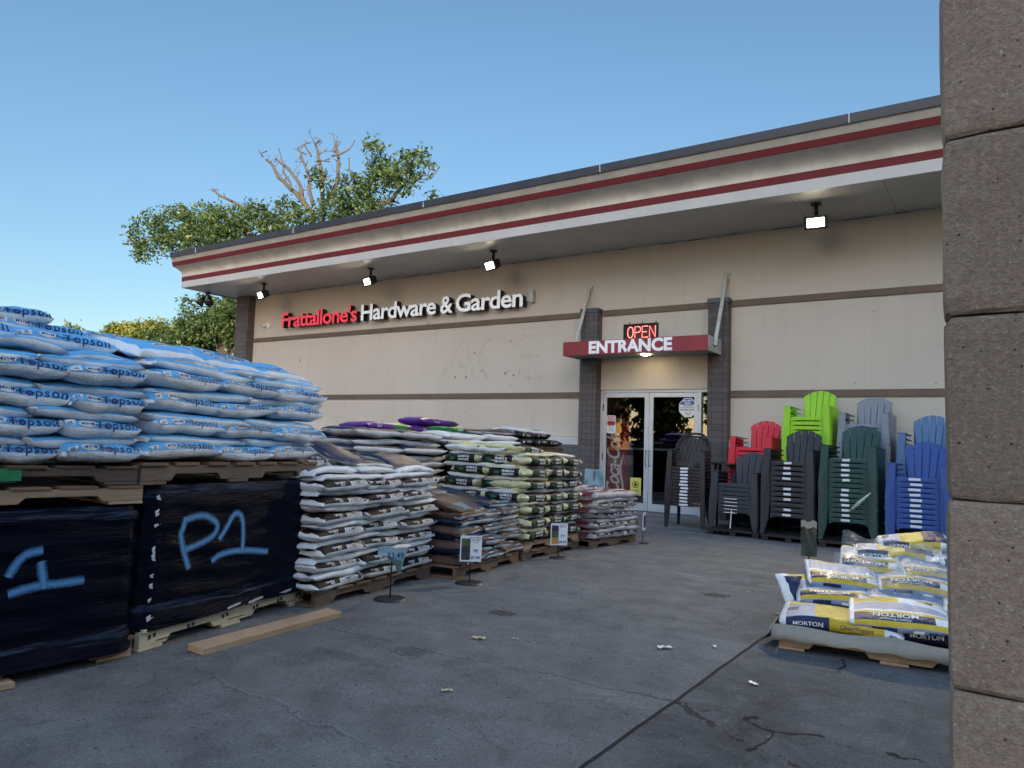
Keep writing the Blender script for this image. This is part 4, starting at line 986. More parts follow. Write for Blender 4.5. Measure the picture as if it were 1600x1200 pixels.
row('humus_bag', 'humus_plain', (-4.64, -6.36), (-3.9, -6.36), z, 2, .42, .075, lab('pale lime humus bag, {o} from left on top of the humus stack'), 'bag', HG, crush=.015)
# behind the humus: white bags and black bags on a raised pallet
wrapped('wrapped_pallet_load', (-4.95, -5.95), (-4.95, -4.72), 0, 1.06, 1.0, 'black wrapped load under the white bags behind the humus stack')
WG = 'white bags behind the humus stack'
for k in range(2):
    row('white_bag', 'white', (-4.9, -6.0), (-4.9, -4.66), 1.062+.062*k, 2, .48, .075, lab('clean white bag, {o} from left in the '+('lower', 'upper')[k]+' layer behind the humus stack'), 'bag', WG, crush=.015, back=.03*k)
row('white_bag', 'purple_label', (-5.0, -5.75), (-5.0, -5.2), 1.19, 1, .4, .05, lab('dark bag with a green end on top of the white bags'), 'bag', WG) if 0 else None
row('green_bag', 'mulch_tan', (-5.0, -5.6), (-5.0, -4.6), 1.19, 1, .46, .06, lab('tan bag lying alone on top of the white bags'), 'bag', WG, crush=.012)
bag('green_bag', 'purple', T((-5.2, -5.55, 1.185)) @ RZ(R(90)), .5, .4, .075, 'small green and purple bag on top of the white bags', 'bag', WG)
COL.objects[-1].data.materials[0] = MAT['film_green']
wrapped('wrapped_pallet_load', (-5.0, -4.6), (-5.0, -4.0), 0, .98, .9, 'narrow black load under the raised pallet of black bags')
pallet('pallet', (-4.92, -4.62), (-4.92, -3.50), .985, .10, 1.0, ['wood_old', 'wood_old'], 'dark brown raised pallet under the black bags behind the humus stack')
KG = 'black topsoil bags'
for k, n in ((0, 3), (1, 2)):
    row('black_bag', 'black', (-4.9, -4.62), (-4.9, -3.55-.3*k), 1.087+.085*k, n, .46, .095, lab('black bag with white print, {o} from left in the '+('lower', 'upper')[k]+' layer on the raised pallet'), 'bag', KG, back=.02*k)
row('black_bag', 'white', (-4.95, -4.6), (-4.95, -3.9), 1.245, 1, .46, .055, lab('crumpled white bag on top of the black bags'), 'bag', KG, crush=.02)
# garden soil by the doors
GG = 'garden soil bags'; G0, G1 = (-3.62, -5.04), (-3.56, -4.06)
pallet('pallet', (-3.64, -5.06), (-3.58, -4.04), 0, .09, 1.0, ['wood_grey', 'wood_old'], 'brown pallet under the grey and maroon bags nearest the doors')
zg = stack('garden_soil_bag', 'bag', GG, 'grey bag with a black label near the doors', G0, G1, .09, 4, 'garden', 'garden_plain', 3, 2, .078, .066, .46, backB=.015)
row('garden_soil_bag', 'garden_plain', G0, G1, zg, 2, .46, .085, lab('maroon topped grey bag, {o} from left in the highest row by the doors'), 'bag', GG, crush=.012)
row('garden_soil_bag', 'garden_plain', (-4.02, -5.0), (-3.98, -4.1), zg+.02, 2, .46, .085, lab('maroon topped grey bag, {o} from left, behind the highest row by the doors'), 'bag', GG, crush=.012)
row('garden_soil_bag', 'garden_plain', (-4.62, -5.03), (-3.66, -5.03), zg-.03, 2, .42, .075, lab('maroon topped grey bag end beside the humus stack, {o} from left'), 'bag', GG, crush=.01)
# water softener salt, right of the drive
SG = 'water softener salt bags'
pallet('pallet', (-1.02, -7.86), (.16, -7.72), 0, .095, 1.15, ['wood_mid', 'wood_old'], 'wooden pallet under the yellow and white salt bags')
simple('cardboard', (.30, .275, .235), .85, .12, 8, .2, 60, dirt=.35)
mb = MB(); rw = []
for i in range(25):
    x = -.035+i*.0375; rw.append([(x, -.02-.012*math.sin(x*9), .135+.006*math.sin(x*14)), (x, -.035-.008*math.sin(x*7+1), .09), (x, -.045-.01*math.sin(x*5), .055+.012*math.sin(x*4)+.006*math.sin(x*37)+.02*(x > .85))])
mb.grid(rw); rw = []
for i in range(12):
    y = -.02+i*.05; rw.append([(-.02, y, .135), (-.05-.01*math.sin(y*9), y, .08), (-.10+.05*min(1, i/4), y, .028)])
mb.grid(rw)
cb = tag(mb.build('cardboard_sheet', 'cardboard', smooth=True, fix=False), 'torn cardboard sheet hanging over the edge of the salt pallet', 'cardboard'); cb.matrix_world = LOT @ T((-1.02, -7.86, 0)) @ RZ(R(6.8))
sm = cb.modifiers.new('thick', 'SOLIDIFY'); sm.thickness = .004
def salt(rows):
    for (y, z, x0, x1, n, sty, W, H, words, cr) in rows:
        row('salt_bag', sty, (x0, y), (x1, y+.12*(x1-x0)), z, n, W, H, lab(words), 'bag', SG, crush=cr, jit=.035, over=0, tilt=12 if sty == 'salt_top' else 2, yaw=5 if sty == 'salt_top' else 2)
salt([(-7.86, .10, -1.02, .16, 2, 'salt', .46, .10, 'salt bag with a readable dark label, {o} from left on the front edge', .006),
      (-7.42, .10, -1.02, .16, 3, 'salt_top', .40, .08, 'salt bag under the pile, {o} from left in the second row back', .006),
      (-7.80, .165, -.66, .30, 2, 'salt_top', .38, .065, 'salt bag lying face up on the front bags, {o} from left', .02),
      (-7.50, .185, -1.02, .16, 3, 'salt_top', .40, .078, 'salt bag with printed panel up, {o} from left in the middle row', .012),
      (-7.25, .25, -1.0, .16, 3, 'salt_top', .40, .09, 'salt bag with printed panel up, {o} from left above the middle row', .015),
      (-7.02, .325, -.86, .16, 3, 'salt_top', .42, .085, 'salt bag under clear film, {o} from left near the back of the pile', .02),
      (-6.82, .39, -.80, .16, 2, 'salt', .42, .10, 'salt bag with a dark label in the second highest row, {o} from left', .012),
      (-6.66, .465, -.66, .16, 2, 'salt', .40, .095, 'salt bag, {o} from left, topmost at the back of the pile', .02)])
bag('salt_bag', 'salt', T((-1.03, -7.1, .13)) @ RZ(R(-105)) @ RX(R(-58)), .55, .36, .085, 'white salt bag slumped upright at the near corner of the pile', 'bag', SG, 0, .02)
# clear shrink film left over the salt
def clear_film():
    m, nt, b = base_mat('clear_film')
    gl = nt.nodes.new('ShaderNodeBsdfGlossy'); gl.inputs['Roughness'].default_value = .16
    tr = nt.nodes.new('ShaderNodeBsdfTransparent'); di = nt.nodes.new('ShaderNodeBsdfDiffuse'); di.inputs['Color'].default_value = (.6, .62, .65, 1)
    f = noise(nt, 14, 6, .7, objco(nt, (1, 3, 3)), 2.5)
    bp = nt.nodes.new('ShaderNodeBump'); bp.inputs['Strength'].default_value = .9; bp.inputs['Distance'].default_value = .02; link(nt, f, bp.inputs['Height']); link(nt, bp.outputs[0], gl.inputs['Normal'])
    m1 = nt.nodes.new('ShaderNodeMixShader'); m1.inputs[0].default_value = .55; link(nt, gl.outputs[0], m1.inputs[1]); link(nt, di.outputs[0], m1.inputs[2])
    m2 = nt.nodes.new('ShaderNodeMixShader'); link(nt, ramp(nt, f, [(.46, (.06,)*3), (.70, (.62,)*3)]), m2.inputs[0]); link(nt, tr.outputs[0], m2.inputs[1]); link(nt, m1.outputs[0], m2.inputs[2])
    link(nt, m2.outputs[0], nt.nodes['Material Output'].inputs[0])
clear_film()
mb = MB(); rw = []; rg = random.Random(11)
for i in range(30):
    x = -.86+i*.034; line = []
    for j in range(14):
        q = j/13; y = -7.36+q*.66+.12*x*.5; line.append((x+rg.uniform(-.008, .008), y, .335+.215*q+.035*math.sin(q*14+x*6)+.016*math.sin(x*31+q*9)+.012*math.sin(x*17-q*23)))
    rw.append(line)
mb.grid(rw)
cf = tag(mb.build('shrink_film', 'clear_film', smooth=True, fix=False), 'crumpled clear plastic film over the back of the salt pile', 'plastic film'); cf.matrix_world = LOT
# ------------------------------------------------------------------ price signs
simple('sign_board', (.66, .68, .72), .4, .05, 4); simple('iron', (.018, .018, .019), .5, .2); simple('sheet_teal', (.16, .27, .30), .3, .25, 6); simple('picture_dark', (.03, .035, .04), .4, .8, 22); simple('picture_green', (.05, .10, .035), .4, .8, 22); simple('picture_orange', (.42, .20, .05), .4, .6, 20); simple('picture_plum', (.06, .02, .06), .4, .6, 20)
def sign(x, y, ang, h0, h1, w, label, build, base=.11, pole=True, tilt=0., px=0.):
    r = thing('price_sign', LOT @ T((x, y, 0)) @ RZ(R(ang)), label, 'sign', 'price signs on poles')
    if base:
        n = 24; b_ = MB(); b_.prism([(base*math.cos(2*math.pi*i/n), base*math.sin(2*math.pi*i/n)) for i in range(n)], lambda a, c, k: (a*(1-.12*k), c*(1-.12*k), .001+.012*k)); b_.build('base_plate', 'iron', r, smooth=False)
    if pole: MB().tube([(px, .012, .01), (px, .012, h1-.02)], .0055, 8).build('pole', 'iron', r, smooth=True)
    build(r, h0, h1, w); return r
def board(title, code, price, pic):
    def f(r, h0, h1, w):
        MB().box(-w/2, w/2, -.003, .003, h0, h1).build('board', 'sign_board', r)
        h = h1-h0; mb = MB()
        for k, m in enumerate(pic):
            mb.box(-w*.44, -w*.03, -.0046, -.0031, h0+h*.06+k*h*.84/len(pic), h0+h*.06+(k+1)*h*.84/len(pic)-.001, m=k)
        mb.build('picture', pic, r)
        t = MB()
        for i, s in enumerate(title): flat_text(t, s, w*.22, -.0042, h1-h*(.10+.085*i), h*.085, .012)
        flat_text(t, code, w*.22, -.0042, h0+h*.36, h*.17, .02); flat_text(t, price, w*.22, -.0042, h0+h*.10, h*.155, .024)
        t.build('lettering', 'ink_navy', r, fix=False)
    return f
sign(-3.36, -7.60, 40, .165, .36, .165, 'white price sign reading 7.99 with a dark picture before the mulch pile', board(['Brown Mulch', 'Shredded', '2 cu ft'], 'P8', '$7.99', ['picture_dark', 'picture_dark', 'picture_green']))
sign(-3.55, -5.92, 40, .125, .335, .165, 'white price sign reading 4.99 with an orange picture before the humus stack', board(['Humus &', 'Manure'], 'P7', '$4.99', ['picture_orange', 'picture_green', 'picture_plum']), base=.09)
def curled(r, h0, h1, w):
    mb = MB(); rw = []
    for i in range(15):
        a = i/14; line = []
        for j in range(11):
            b_ = j/10; x = -w*.5+w*a*(1-.12*b_); z = h1-(h1-h0)*b_; cu = .10*max(0, b_-.35)*(1-a)**2*2.4
            line.append((x+cu*.9+.02*b_*math.sin(a*5), -.015-.05*math.sin(a*3)*b_-cu, z+cu*.7+.012*math.sin(a*6+b_*3)))
        rw.append(line)
    mb.grid(rw); mb.build('curled_sheet', 'sheet_teal', r, smooth=True, fix=False)
    t = MB(); flat_text(t, '$3.49', .01, -.075, h0+.115, .05, .018); t.build('lettering', 'ink_navy', r, fix=False)
sign(-3.38, -8.45, 50, .17, .345, .20, 'curled grey green price sheet on a pole before the compost bags', curled)
def sheet(mt, lean):
    def f(r, h0, h1, w):
        mb = MB(); mb.grid([[(-w/2+w*i/8, -.01-.012*math.sin(i*.7+j*.4)+lean*j/8, h0+(h1-h0)*j/8) for j in range(9)] for i in range(9)]); mb.build('sheet', mt, r, smooth=True, fix=False)
    return f
sign(-3.86, -4.62, 20, .66, .845, .22, 'blue grey plastic sheet sign standing over the garden soil bags', sheet('sheet_teal', .05), base=0)
def edge_on(r, h0, h1, w):
    MB().box(-w/2, w/2, -.004, .004, h0, h1).build('board', 'sign_board', r)
    MB().box(-w*.42, w*.42, -.0052, -.0042, h0+.03, h1-.03).build('picture', 'picture_plum', r)
sign(-3.45, -4.10, 102, .155, .355, .15, 'narrow price sign seen almost edge on before the glass doors', edge_on, base=.06)
def torn(r, h0, h1, w):
    mb = MB(); mb.grid([[(-w/2+w*i/6+.003*math.sin(j), -.01-.008*math.sin(i*.9+j*.5), h0+(h1-h0)*j/8) for j in range(9)] for i in range(7)]); mb.build('sheet', 'sheet_dark', r, smooth=True, fix=False)
    mb = MB(); mb.grid([[(-w/2+w*i/5, -.03-.015*math.sin(i), h1-.05+.06*j/3+.01*math.sin(i*2)) for j in range(4)] for i in range(6)]); mb.build('folded_top', 'cardboard', r, smooth=True, fix=False)
simple('sheet_dark', (.035, .045, .04), .3, .4, 8)
sign(-1.40, -5.22, 10, .20, .50, .13, 'torn dark sheet sign on a pole standing before the black chairs', torn, base=.1)
def rolled(r, h0, h1, w):
    MB().tube([(-.11, -.02, h0), (0, -.03, (h0+h1)/2), (.12, -.01, h1)], [.016, .022, .006], 10).build('rolled_sheet', 'sheet_pale', r, smooth=True)
simple('sheet_pale', (.34, .42, .36), .3, .2, 9)
sign(-1.36, -2.62, 0, .46, .70, .1, 'pale rolled price sheet leaning against the dark green chairs', rolled, base=0, pole=False)
def rail(r, h0, h1, w):
    mb = MB(); mb.tube([(0, 0, h0), (.015, 0, h1-.07)], .006, 6)
    mb.build('pole', 'white_paint', r)
    mb = MB()
    for i in range(5): mb.box(-.085+.006*(i % 2), .085+.006*(i % 2), -.004, .004, h1-.10+i*.045, h1-.094+i*.045)
    mb.build('price_strip', 'white_paint', r)
sign(-2.93, -2.50, 0, .12, .42, .2, 'thin white price strips on a stick before the charcoal chairs', rail, base=0, pole=False)
# litter
def scrap(x, y, s, ang, mt, label, kind='paper_scrap', cat='litter'):
    mb = MB(); rg = random.Random(x*31+y); n = 5
    mb.grid([[((i/n-.5)*s*(1-.3*j/2), (j/2-.5)*s*.35, .004+.012*s/.1*abs(math.sin(i*1.3+j*1.7+x))) for j in range(3)] for i in range(n+1)])
    o = tag(mb.build(kind, mt, smooth=True, fix=False), label, cat, 'scraps on the paving'); o.matrix_world = LOT @ T((x, y, 0)) @ RZ(ang)
for a in ((-1.50, -8.32, .10, .7, 'sign_board', 'pale torn paper scrap lying beside the paving joint'), (-1.30, -8.1, .05, 2., 'sign_board', 'small white paper scrap just beyond the torn one'),
          (-1.22, -6.95, .09, .4, 'cardboard', 'curled beige scrap in the middle of the drive'), (-.95, -8.62, .06, 2.6, 'sign_board', 'white scrap on the rough asphalt by the salt pallet'),
          (-2.35, -8.85, .09, .5, 'wood_pale', 'pale wood splinter beside the cracked slab'), (-2.2, -8.72, .05, .4, 'wood_pale', 'shorter wood splinter beside the cracked slab'),
          (-1.95, -9.62, .06, .9, 'wood_pale', 'light wood chip near the bottom of the drive'), (-1.62, -6.3, .05, .3, 'wood_mid', 'brown leaf scrap far up the drive')):
    scrap(*a)
# ------------------------------------------------------------------ chairs
def plastic(name, c, rough=.5): simple(name, c, rough, .08, 5, .12, 220, dirt=.12)
for n, c in dict(chair_brown=(.016, .011, .012), chair_charcoal=(.028, .031, .038), chair_black=(.022, .020, .024), chair_green=(.006, .045, .038), chair_blue=(.012, .06, .27), chair_red=(.62, .016, .035), chair_lime=(.30, .62, .012), chair_grey=(.20, .23, .27), chair_slate=(.07, .16, .32)).items(): plastic(n, c)
simple('price_sticker', (.72, .74, .78), .5, .05, 20)
def adirondack(mt, label, group):
    """fan-back garden chair; local front is -y, seat edge at z .27"""
    r = thing('garden_chair', None, label, 'chair', group)
    # fan back of five slats leaning back
    def bk(x, t): return Vector((x, .24+.20*t, .17+.55*t))
    mb = MB()
    for k in range(5):
        b0, b1 = -.165+k*.068, -.165+(k+1)*.068-.007
        t0, t1 = -.235+k*.096, -.235+(k+1)*.096-.010
        def top(x): return .985-.20*(x/.25)**2
        L = []
        for i in range(7):
            q = i/6; xl = b0+(t0-b0)*q; xr = b1+(t1-b1)*q
            L.append((xl*(1), xr, q))
        pl = [(xl, q*top(xl)) for xl, xr, q in L]; pr = [(xr, q*top(xr)) for xl, xr, q in reversed(L)]
        xm = (L[-1][0]+L[-1][1])/2
        poly = pl+[(xm, top(xm)+.004)]+pr
        cv = lambda x: .16*x*x
        mb.prism(poly, lambda a, b, kk: bk(a, b)+Vector((0, -cv(a)*4*.3+.014*kk, 0)))
    mb.prism([(-.17, .40), (.17, .40), (.175, .45), (-.175, .45)], lambda a, b, kk: bk(a, b)+Vector((0, .012+.014*kk, 0)))
    mb.build('backrest', mt, r, bevel=.003)
    # seat with rolled front edge
    mb = MB(); pts = [(-.285, .215), (-.285, .262), (-.27, .275), (-.2, .262), (0, .215), (.25, .165)]
    for k in range(5):
        x0, x1 = -.215+k*.086, -.215+(k+1)*.086-.006
        mb.grid([[(x, y, z) for y, z in pts[2:]] for x in (x0, x1)]); mb.grid([[(x, y, z-.012) for y, z in pts[2:]] for x in (x0, x1)])
    mb.build('seat', mt, r)
    mb = MB(); n = 13; G = []
    for i in range(n):
        x = -.222+.444*i/(n-1); dip = .03*math.exp(-((abs(x)-.222)/.035)**2)
        G.append([(x, -.268, .276), (x, -.283, .270), (x, -.288, .255), (x, -.288, .225-dip), (x, -.280, .222-dip), (x, -.270, .25)])
    mb.grid(G); mb.build('seat_apron', mt, r, smooth=False)
    for s in (-1, 1):
        f = lambda x, y, z: Vector((s*x, y, z))
        mb = MB()      # flat arm
        out = [(.215, -.30), (.30, -.315), (.318, -.28), (.30, .05), (.285, .27), (.262, .30), (.235, .28), (.24, 0)]
        mb.prism(out, lambda a, b, kk: f(a, b, .437-.016*kk-.02*(b+.3)))
        mb.build('armrest', mt, r, bevel=.004)
        mb = MB()      # broad tapered front leg, splayed
        for (xa, xb, ya, yb) in ((.222, .312, -.302, -.288),):
            prof_ = [(xa, .425), (xb, .425), (xb+.004, .30), (xb+.022, .0), (xb-.028, .0), (xa+.012, .18)]
            mb.prism(prof_, lambda a, b, kk: f(a, ya+(yb-ya)*kk-.045*(1-b/.425)-.004, b))
        mb.build('front_leg', mt, r, bevel=.003)
        mb = MB()      # side panel, sweeping to the rear
        prof_ = [(-.29, .42), (.27, .405), (.25, .36), (.05, .30), (-.17, .19), (-.25, .02), (-.30, .02)]
        mb.prism(prof_, lambda a, b, kk: f(.300+.010*kk+.03*(1-b/.42), a, b)); mb.build('side_panel', mt, r)
        mb = MB(); mb.prism([(.17, .20), (.26, .20), (.40, 0), (.345, 0)], lambda a, b, kk: f(.215+.035*kk+.03*(1-b/.2), a, b)); mb.build('rear_leg', mt, r)
    return r
def monobloc(mt, label, group):
    r = thing('resin_armchair', None, label, 'chair', group)
    W2 = .215
    def sh(a, t):       # shell point: a -1..1 across, t 0..1 up
        return Vector((a*(W2+.035*math.sin(t*2.6)), .20+.13*t-.10*(a*a), .36+.50*t))
    hgt = lambda a: 1.0-.34*abs(a)**3.2
    mb = MB()
    def rib(p0, p1, w, n=10):
        rows = []
        for i in range(n+1):
            q = i/n; a = p0[0]+(p1[0]-p0[0])*q; t = p0[1]+(p1[1]-p0[1])*q
            d = Vector((p1[0]-p0[0], 0, (p1[1]-p0[1])*2)).normalized(); s = Vector((-d.z, 0, d.x))*w
            c = sh(a, t); rows.append([c-s, c+s])
        mb.grid(rows)
    for k in range(-5, 6):
        a0 = k*.25
        for sg in (-1, 1):
            pts = [(a0+sg*.55*(t-.12)/.88*1.0, t) for t in np.linspace(.12, .97, 14)]
            pts = [(a, t) for a, t in pts if abs(a) < .93 and t < hgt(a)*.97]
            if len(pts) > 1: rib(pts[0], pts[-1], .012)
    rim = [sh(a, hgt(a)) for a in np.linspace(-1, 1, 25)]
    rim = [sh(-1, .02)]+rim+[sh(1, .02)]
    mb.grid([[p+Vector((0, -.012, 0)), p+Vector((0, .012, 0))] for p in rim]); mb.tube(rim, .017, 8)
    mb.grid([[sh(a, t) for t in (0, .08, .15)] for a in np.linspace(-1, 1, 11)])
    mb.build('backrest', mt, r)
    mb = MB(); mb.grid([[(x, y, .355-.02*(1-(x/.21)**2)-.03*max(0, (y+.1))) for y in (-.235, -.22, -.1, .05, .2)] for x in np.linspace(-.21, .21, 9)]); mb.build('seat', mt, r, smooth=True)
    MB().box(-.205, .205, -.246, -.236, .315, .356).build('seat_apron', mt, r, bevel=.003)
    for s in (-1, 1):
        mb = MB(); mb.tube([(s*.235, -.25, .585), (s*.258, -.1, .592), (s*.262, .08, .60), (s*.245, .2, .63)], [.024, .03, .028, .02], 8, sq=.5); mb.build('armrest', mt, r, smooth=True)
        mb = MB(); mb.prism([(.20, .58), (.262, .58), (.285, 0), (.243, 0), (.215, .3)], lambda a, b, kk: Vector((s*a, -.252+.02*kk-.03*(1-b/.58), b))); mb.prism([(-.25, .58), (-.20, .58), (-.236, .3), (-.25, 0), (-.285, 0)], lambda a, b, kk: Vector((s*(.262+.008*kk+.022*(1-b/.58)), a, b))); mb.build('front_leg', mt, r)
        mb = MB(); mb.prism([(.15, .36), (.24, .36), (.335, 0), (.285, 0)], lambda a, b, kk: Vector((s*(.19+.03*kk+.03*(1-b/.36)), a, b))); mb.build('rear_leg', mt, r)
    return r
def sticker(root, x, w, z, y=-.2905, h=.026, ang=0.):
    M = T((x, y, z)) @ RY(ang); MB().box(-w/2, w/2, -.0015, 0, -h/2, h/2, M=M).build('price_sticker', 'price_sticker', root)
def chair_stack(proto, x, y, z0, ang, n, pitch, words, stick, sx=0., sw=.095, lean=.0, miss=(), sy=-.2905, sz=.252):
    """n nested copies; the top one is the last"""
    for i in range(n):
        c = proto if i == 0 else copy_tree(proto)
        c.matrix_world = LOT @ T((x+random.gauss(0, .002), y-lean*i, z0+pitch*i)) @ RZ(R(ang)+random.gauss(0, .004))
        k = n-1-i
        c['label'] = words+(', topmost of its stack' if k == 0 else ', lowest of its stack' if i == 0 else ', '+ORD[k]+' below the topmost of its stack' if k < 16 else ', deep in its stack')
    if stick:
        roots = [o for o in COL.objects if o.parent is None and o.get('group') == proto['group']]
        for i, o in enumerate(roots):
            if i in miss: continue
            sticker(o, sx+random.uniform(-.009, .009), sw+random.uniform(-.012, .012), sz, sy, .028, random.gauss(0, .025))
def gc(mt, words, x, y, z0, ang, n, pitch, stick=False, **k):
    p = adirondack(mt, words, words.replace('chair', 'chairs')+' in one stack'); chair_stack(p, x, y, z0, ang, n, pitch, words, stick, **k)
AN = -4
simple('platform_black', (.010, .010, .011), .6, .2)
def plat(x0, x1, y0, y1, h, label):
    mb = MB()
    for i in range(6):
        y = y0+(y1-y0)*i/6; mb.box(x0, x1, y, y+(y1-y0)/6-.03, h-.03, h)
    r = thing('plastic_pallet', LOT, label, 'pallet', 'black plastic pallets under the chairs'); mb.build('deck', 'platform_black', r)
    for xx in (x0+.01, (x0+x1)/2-.04, x1-.09):
        for yy in (y0+.01, (y0+y1)/2-.04, y1-.09): MB().box(xx, xx+.08, yy, yy+.08, .002, h-.031).build('foot', 'platform_black', r)
plat(-3.30, -2.60, -2.34, -1.62, .085, 'low black plastic pallet under the charcoal chairs')
plat(-2.56, -1.88, -2.42, -1.68, .085, 'low black plastic pallet under the black chairs')
plat(-1.84, -1.14, -2.52, -1.76, .085, 'low black plastic pallet under the dark green chairs')
plat(-1.10, -.38, -2.58, -1.84, .085, 'low black plastic pallet under the royal blue chairs')
p = monobloc('chair_brown', 'x', 'dark brown lattice back armchairs in one stack')
chair_stack(p, -3.79, -1.68, 0.003, 6, 12, .0475, 'dark brown lattice back resin armchair', True, sx=-.02, sw=.115, sy=-.247, sz=.334)
gc('chair_charcoal', 'charcoal slatted garden chair', -2.93, -1.98, .087, AN, 7, .056)
gc('chair_black', 'black slatted garden chair', -2.22, -2.05, .087, AN, 11, .0665, True, sx=-.015, miss=(6, 2))
gc('chair_green', 'dark green slatted garden chair', -1.50, -2.13, .087, AN, 13, .061, True, sx=-.03, miss=(7,))
gc('chair_blue', 'royal blue slatted garden chair', -.75, -2.20, .087, AN, 10, .060, True, sx=-.02, sw=.12)
for (x, y, w, zt, lb) in ((-3.02, -.93, .64, .60, 'low black wrapped load under the red chairs'), (-2.24, -.93, .66, .80, 'black wrapped load under the lime chairs'), (-1.50, -.93, .66, .64, 'black wrapped load under the light grey chairs'), (-.76, -1.03, .66, .50, 'black wrapped load under the slate blue chairs')):
    wrapped('wrapped_pallet_load', (x-w/2, y-.34), (x+w/2, y-.34), 0.003, zt, .66, lb, cell=.04)
gc('chair_red', 'bright red slatted garden chair', -3.03, -.88, .605, AN, 6, .066)
gc('chair_lime', 'lime green slatted garden chair', -2.24, -.88, .805, AN, 10, .066)
gc('chair_grey', 'light grey slatted garden chair', -1.50, -.88, .645, AN, 11, .066)
gc('chair_slate', 'slate blue slatted garden chair', -.76, -.98, .505, AN, 9, .066)
tb = thing('side_table', LOT @ T((-3.42, -1.15, .0)), 'dark brown oval plastic table between the brown and charcoal chairs', 'table')
n = 24; MB().prism([(.24*math.cos(2*math.pi*i/n), .19*math.sin(2*math.pi*i/n)) for i in range(n)], lambda a, b, k: (a, b, .93+.03*k)).build('tabletop', 'chair_brown', tb, bevel=.006)
for sx in (-1, 1):
    for sy in (-1, 1): MB().tube([(sx*.12, sy*.1, .93), (sx*.17, sy*.14, .003)], [.022, .016], 8).build('leg', 'chair_brown', tb, smooth=True)
# ------------------------------------------------------------------ block pier beside the camera
def pier_mat():
    m, nt, b = base_mat('pier_block'); co = objco(nt)
    big = noise(nt, 5, 5, .6, co); f = noise(nt, 150, 5, .75, co); oi = nt.nodes.new('ShaderNodeObjectInfo')
    c = ramp(nt, big, [(.3, (.30, .215, .16)), (.7, (.38, .275, .21))])
    c = mix(nt, .5, c, ramp(nt, f, [(.32, (.14, .105, .08)), (.5, (.31, .235, .18)), (.68, (.52, .41, .325))]))
    vo = nt.nodes.new('ShaderNodeTexVoronoi'); vo.inputs['Scale'].default_value = 230; link(nt, co, vo.inputs['Vector'])
    s = nt.nodes.new('ShaderNodeSeparateXYZ'); link(nt, vo.outputs['Color'], s.inputs[0])
    k = math_node(nt, 'MULTIPLY', math_node(nt, 'LESS_THAN', vo.outputs['Distance'], .32), math_node(nt, 'GREATER_THAN', s.outputs[0], .955))
    c = mix(nt, math_node(nt, 'MULTIPLY', k, .7), c, (.5, .45, .4))
    k = math_node(nt, 'MULTIPLY', math_node(nt, 'LESS_THAN', vo.outputs['Distance'], .35), math_node(nt, 'LESS_THAN', s.outputs[1], .012))
    c = mix(nt, math_node(nt, 'MULTIPLY', k, .8), c, (.03, .024, .02))
    hs = nt.nodes.new('ShaderNodeHueSaturation'); link(nt, math_node(nt, 'MULTIPLY_ADD', oi.outputs['Random'], .34, .83), hs.inputs['Value']); link(nt, c, hs.inputs['Color']); link(nt, hs.outputs[0], b.inputs['Base Color'])
    b.inputs['Roughness'].default_value = .95; b.inputs['Specular IOR Level'].default_value = .2
    h = math_node(nt, 'SUBTRACT', math_node(nt, 'ADD', f, noise(nt, 240, 3, .7, co)), math_node(nt, 'MULTIPLY', k, .8)); bump(nt, b, h, .8, .004)
pier_mat()
simple('mortar_dark', (.04, .034, .03), .95, .3, 60)
pr_ = thing('block_pier', T((-.05, -11.17, gz(-11.2))), 'rough brown concrete block pier close by the camera', 'pier')
MB().box(.02, .38, .02, .38, 0, 2.21).build('mortar_core', 'mortar_dark', pr_)
for k in range(11):
    z0 = -.02+k*.2035; n = 10; rg = random.Random(k); mb = MB()
    # a rough cast block: rounded, chipped arrises
    per = []
    for q in range(4):
        for i in range(n):
            a = -.2+.4*i/n; x, y = [(a, -.2), (.2, a), (-a, .2), (-.2, -a)][q]; e = min(i, n-i)/n
            kx = 1-.03*max(0, 1-e*6)**2; per.append((x*kx+.2, y*kx+.2))
    G = []
    for z, ins in ((0.0012, .0045), (.005, .0012), (.02, 0), (.1, 0), (.18, 0), (.197, .0012), (.2022, .0045)):
        G.append([(x+(.2-x)*ins*5+rg.gauss(0, .0007), y+(.2-y)*ins*5+rg.gauss(0, .0007), z0+z+rg.gauss(0, .0006)) for x, y in per])
    mb.grid(G, closed=True); mb.add(G[0], [tuple(range(4*n))]); mb.add(G[-1], [tuple(range(4*n-1, -1, -1))])
    o = mb.build('block', 'pier_block', pr_, smooth=False)
# ------------------------------------------------------------------ trees
def leaf_mat(name, c, tr=.35):
    m, nt, b = base_mat(name)
    col = ramp(nt, noise(nt, 1.1, 4, .6, objco(nt)), [(.3, tuple(x*.75 for x in c)), (.7, tuple(x*1.3 for x in c))])
    di = nt.nodes.new('ShaderNodeBsdfDiffuse'); t = nt.nodes.new('ShaderNodeBsdfTranslucent'); mx = nt.nodes.new('ShaderNodeMixShader'); mx.inputs[0].default_value = tr
    g = nt.nodes.new('ShaderNodeBsdfGlossy'); g.inputs['Roughness'].default_value = .45; g.inputs['Color'].default_value = (.6, .6, .6, 1); m2 = nt.nodes.new('ShaderNodeMixShader'); m2.inputs[0].default_value = .03
    link(nt, col, di.inputs[0]); link(nt, mix(nt, .4, col, (.14, .20, .02)), t.inputs[0])
    link(nt, di.outputs[0], mx.inputs[1]); link(nt, t.outputs[0], mx.inputs[2]); link(nt, mx.outputs[0], m2.inputs[1]); link(nt, g.outputs[0], m2.inputs[2]); link(nt, m2.outputs[0], nt.nodes['Material Output'].inputs[0])
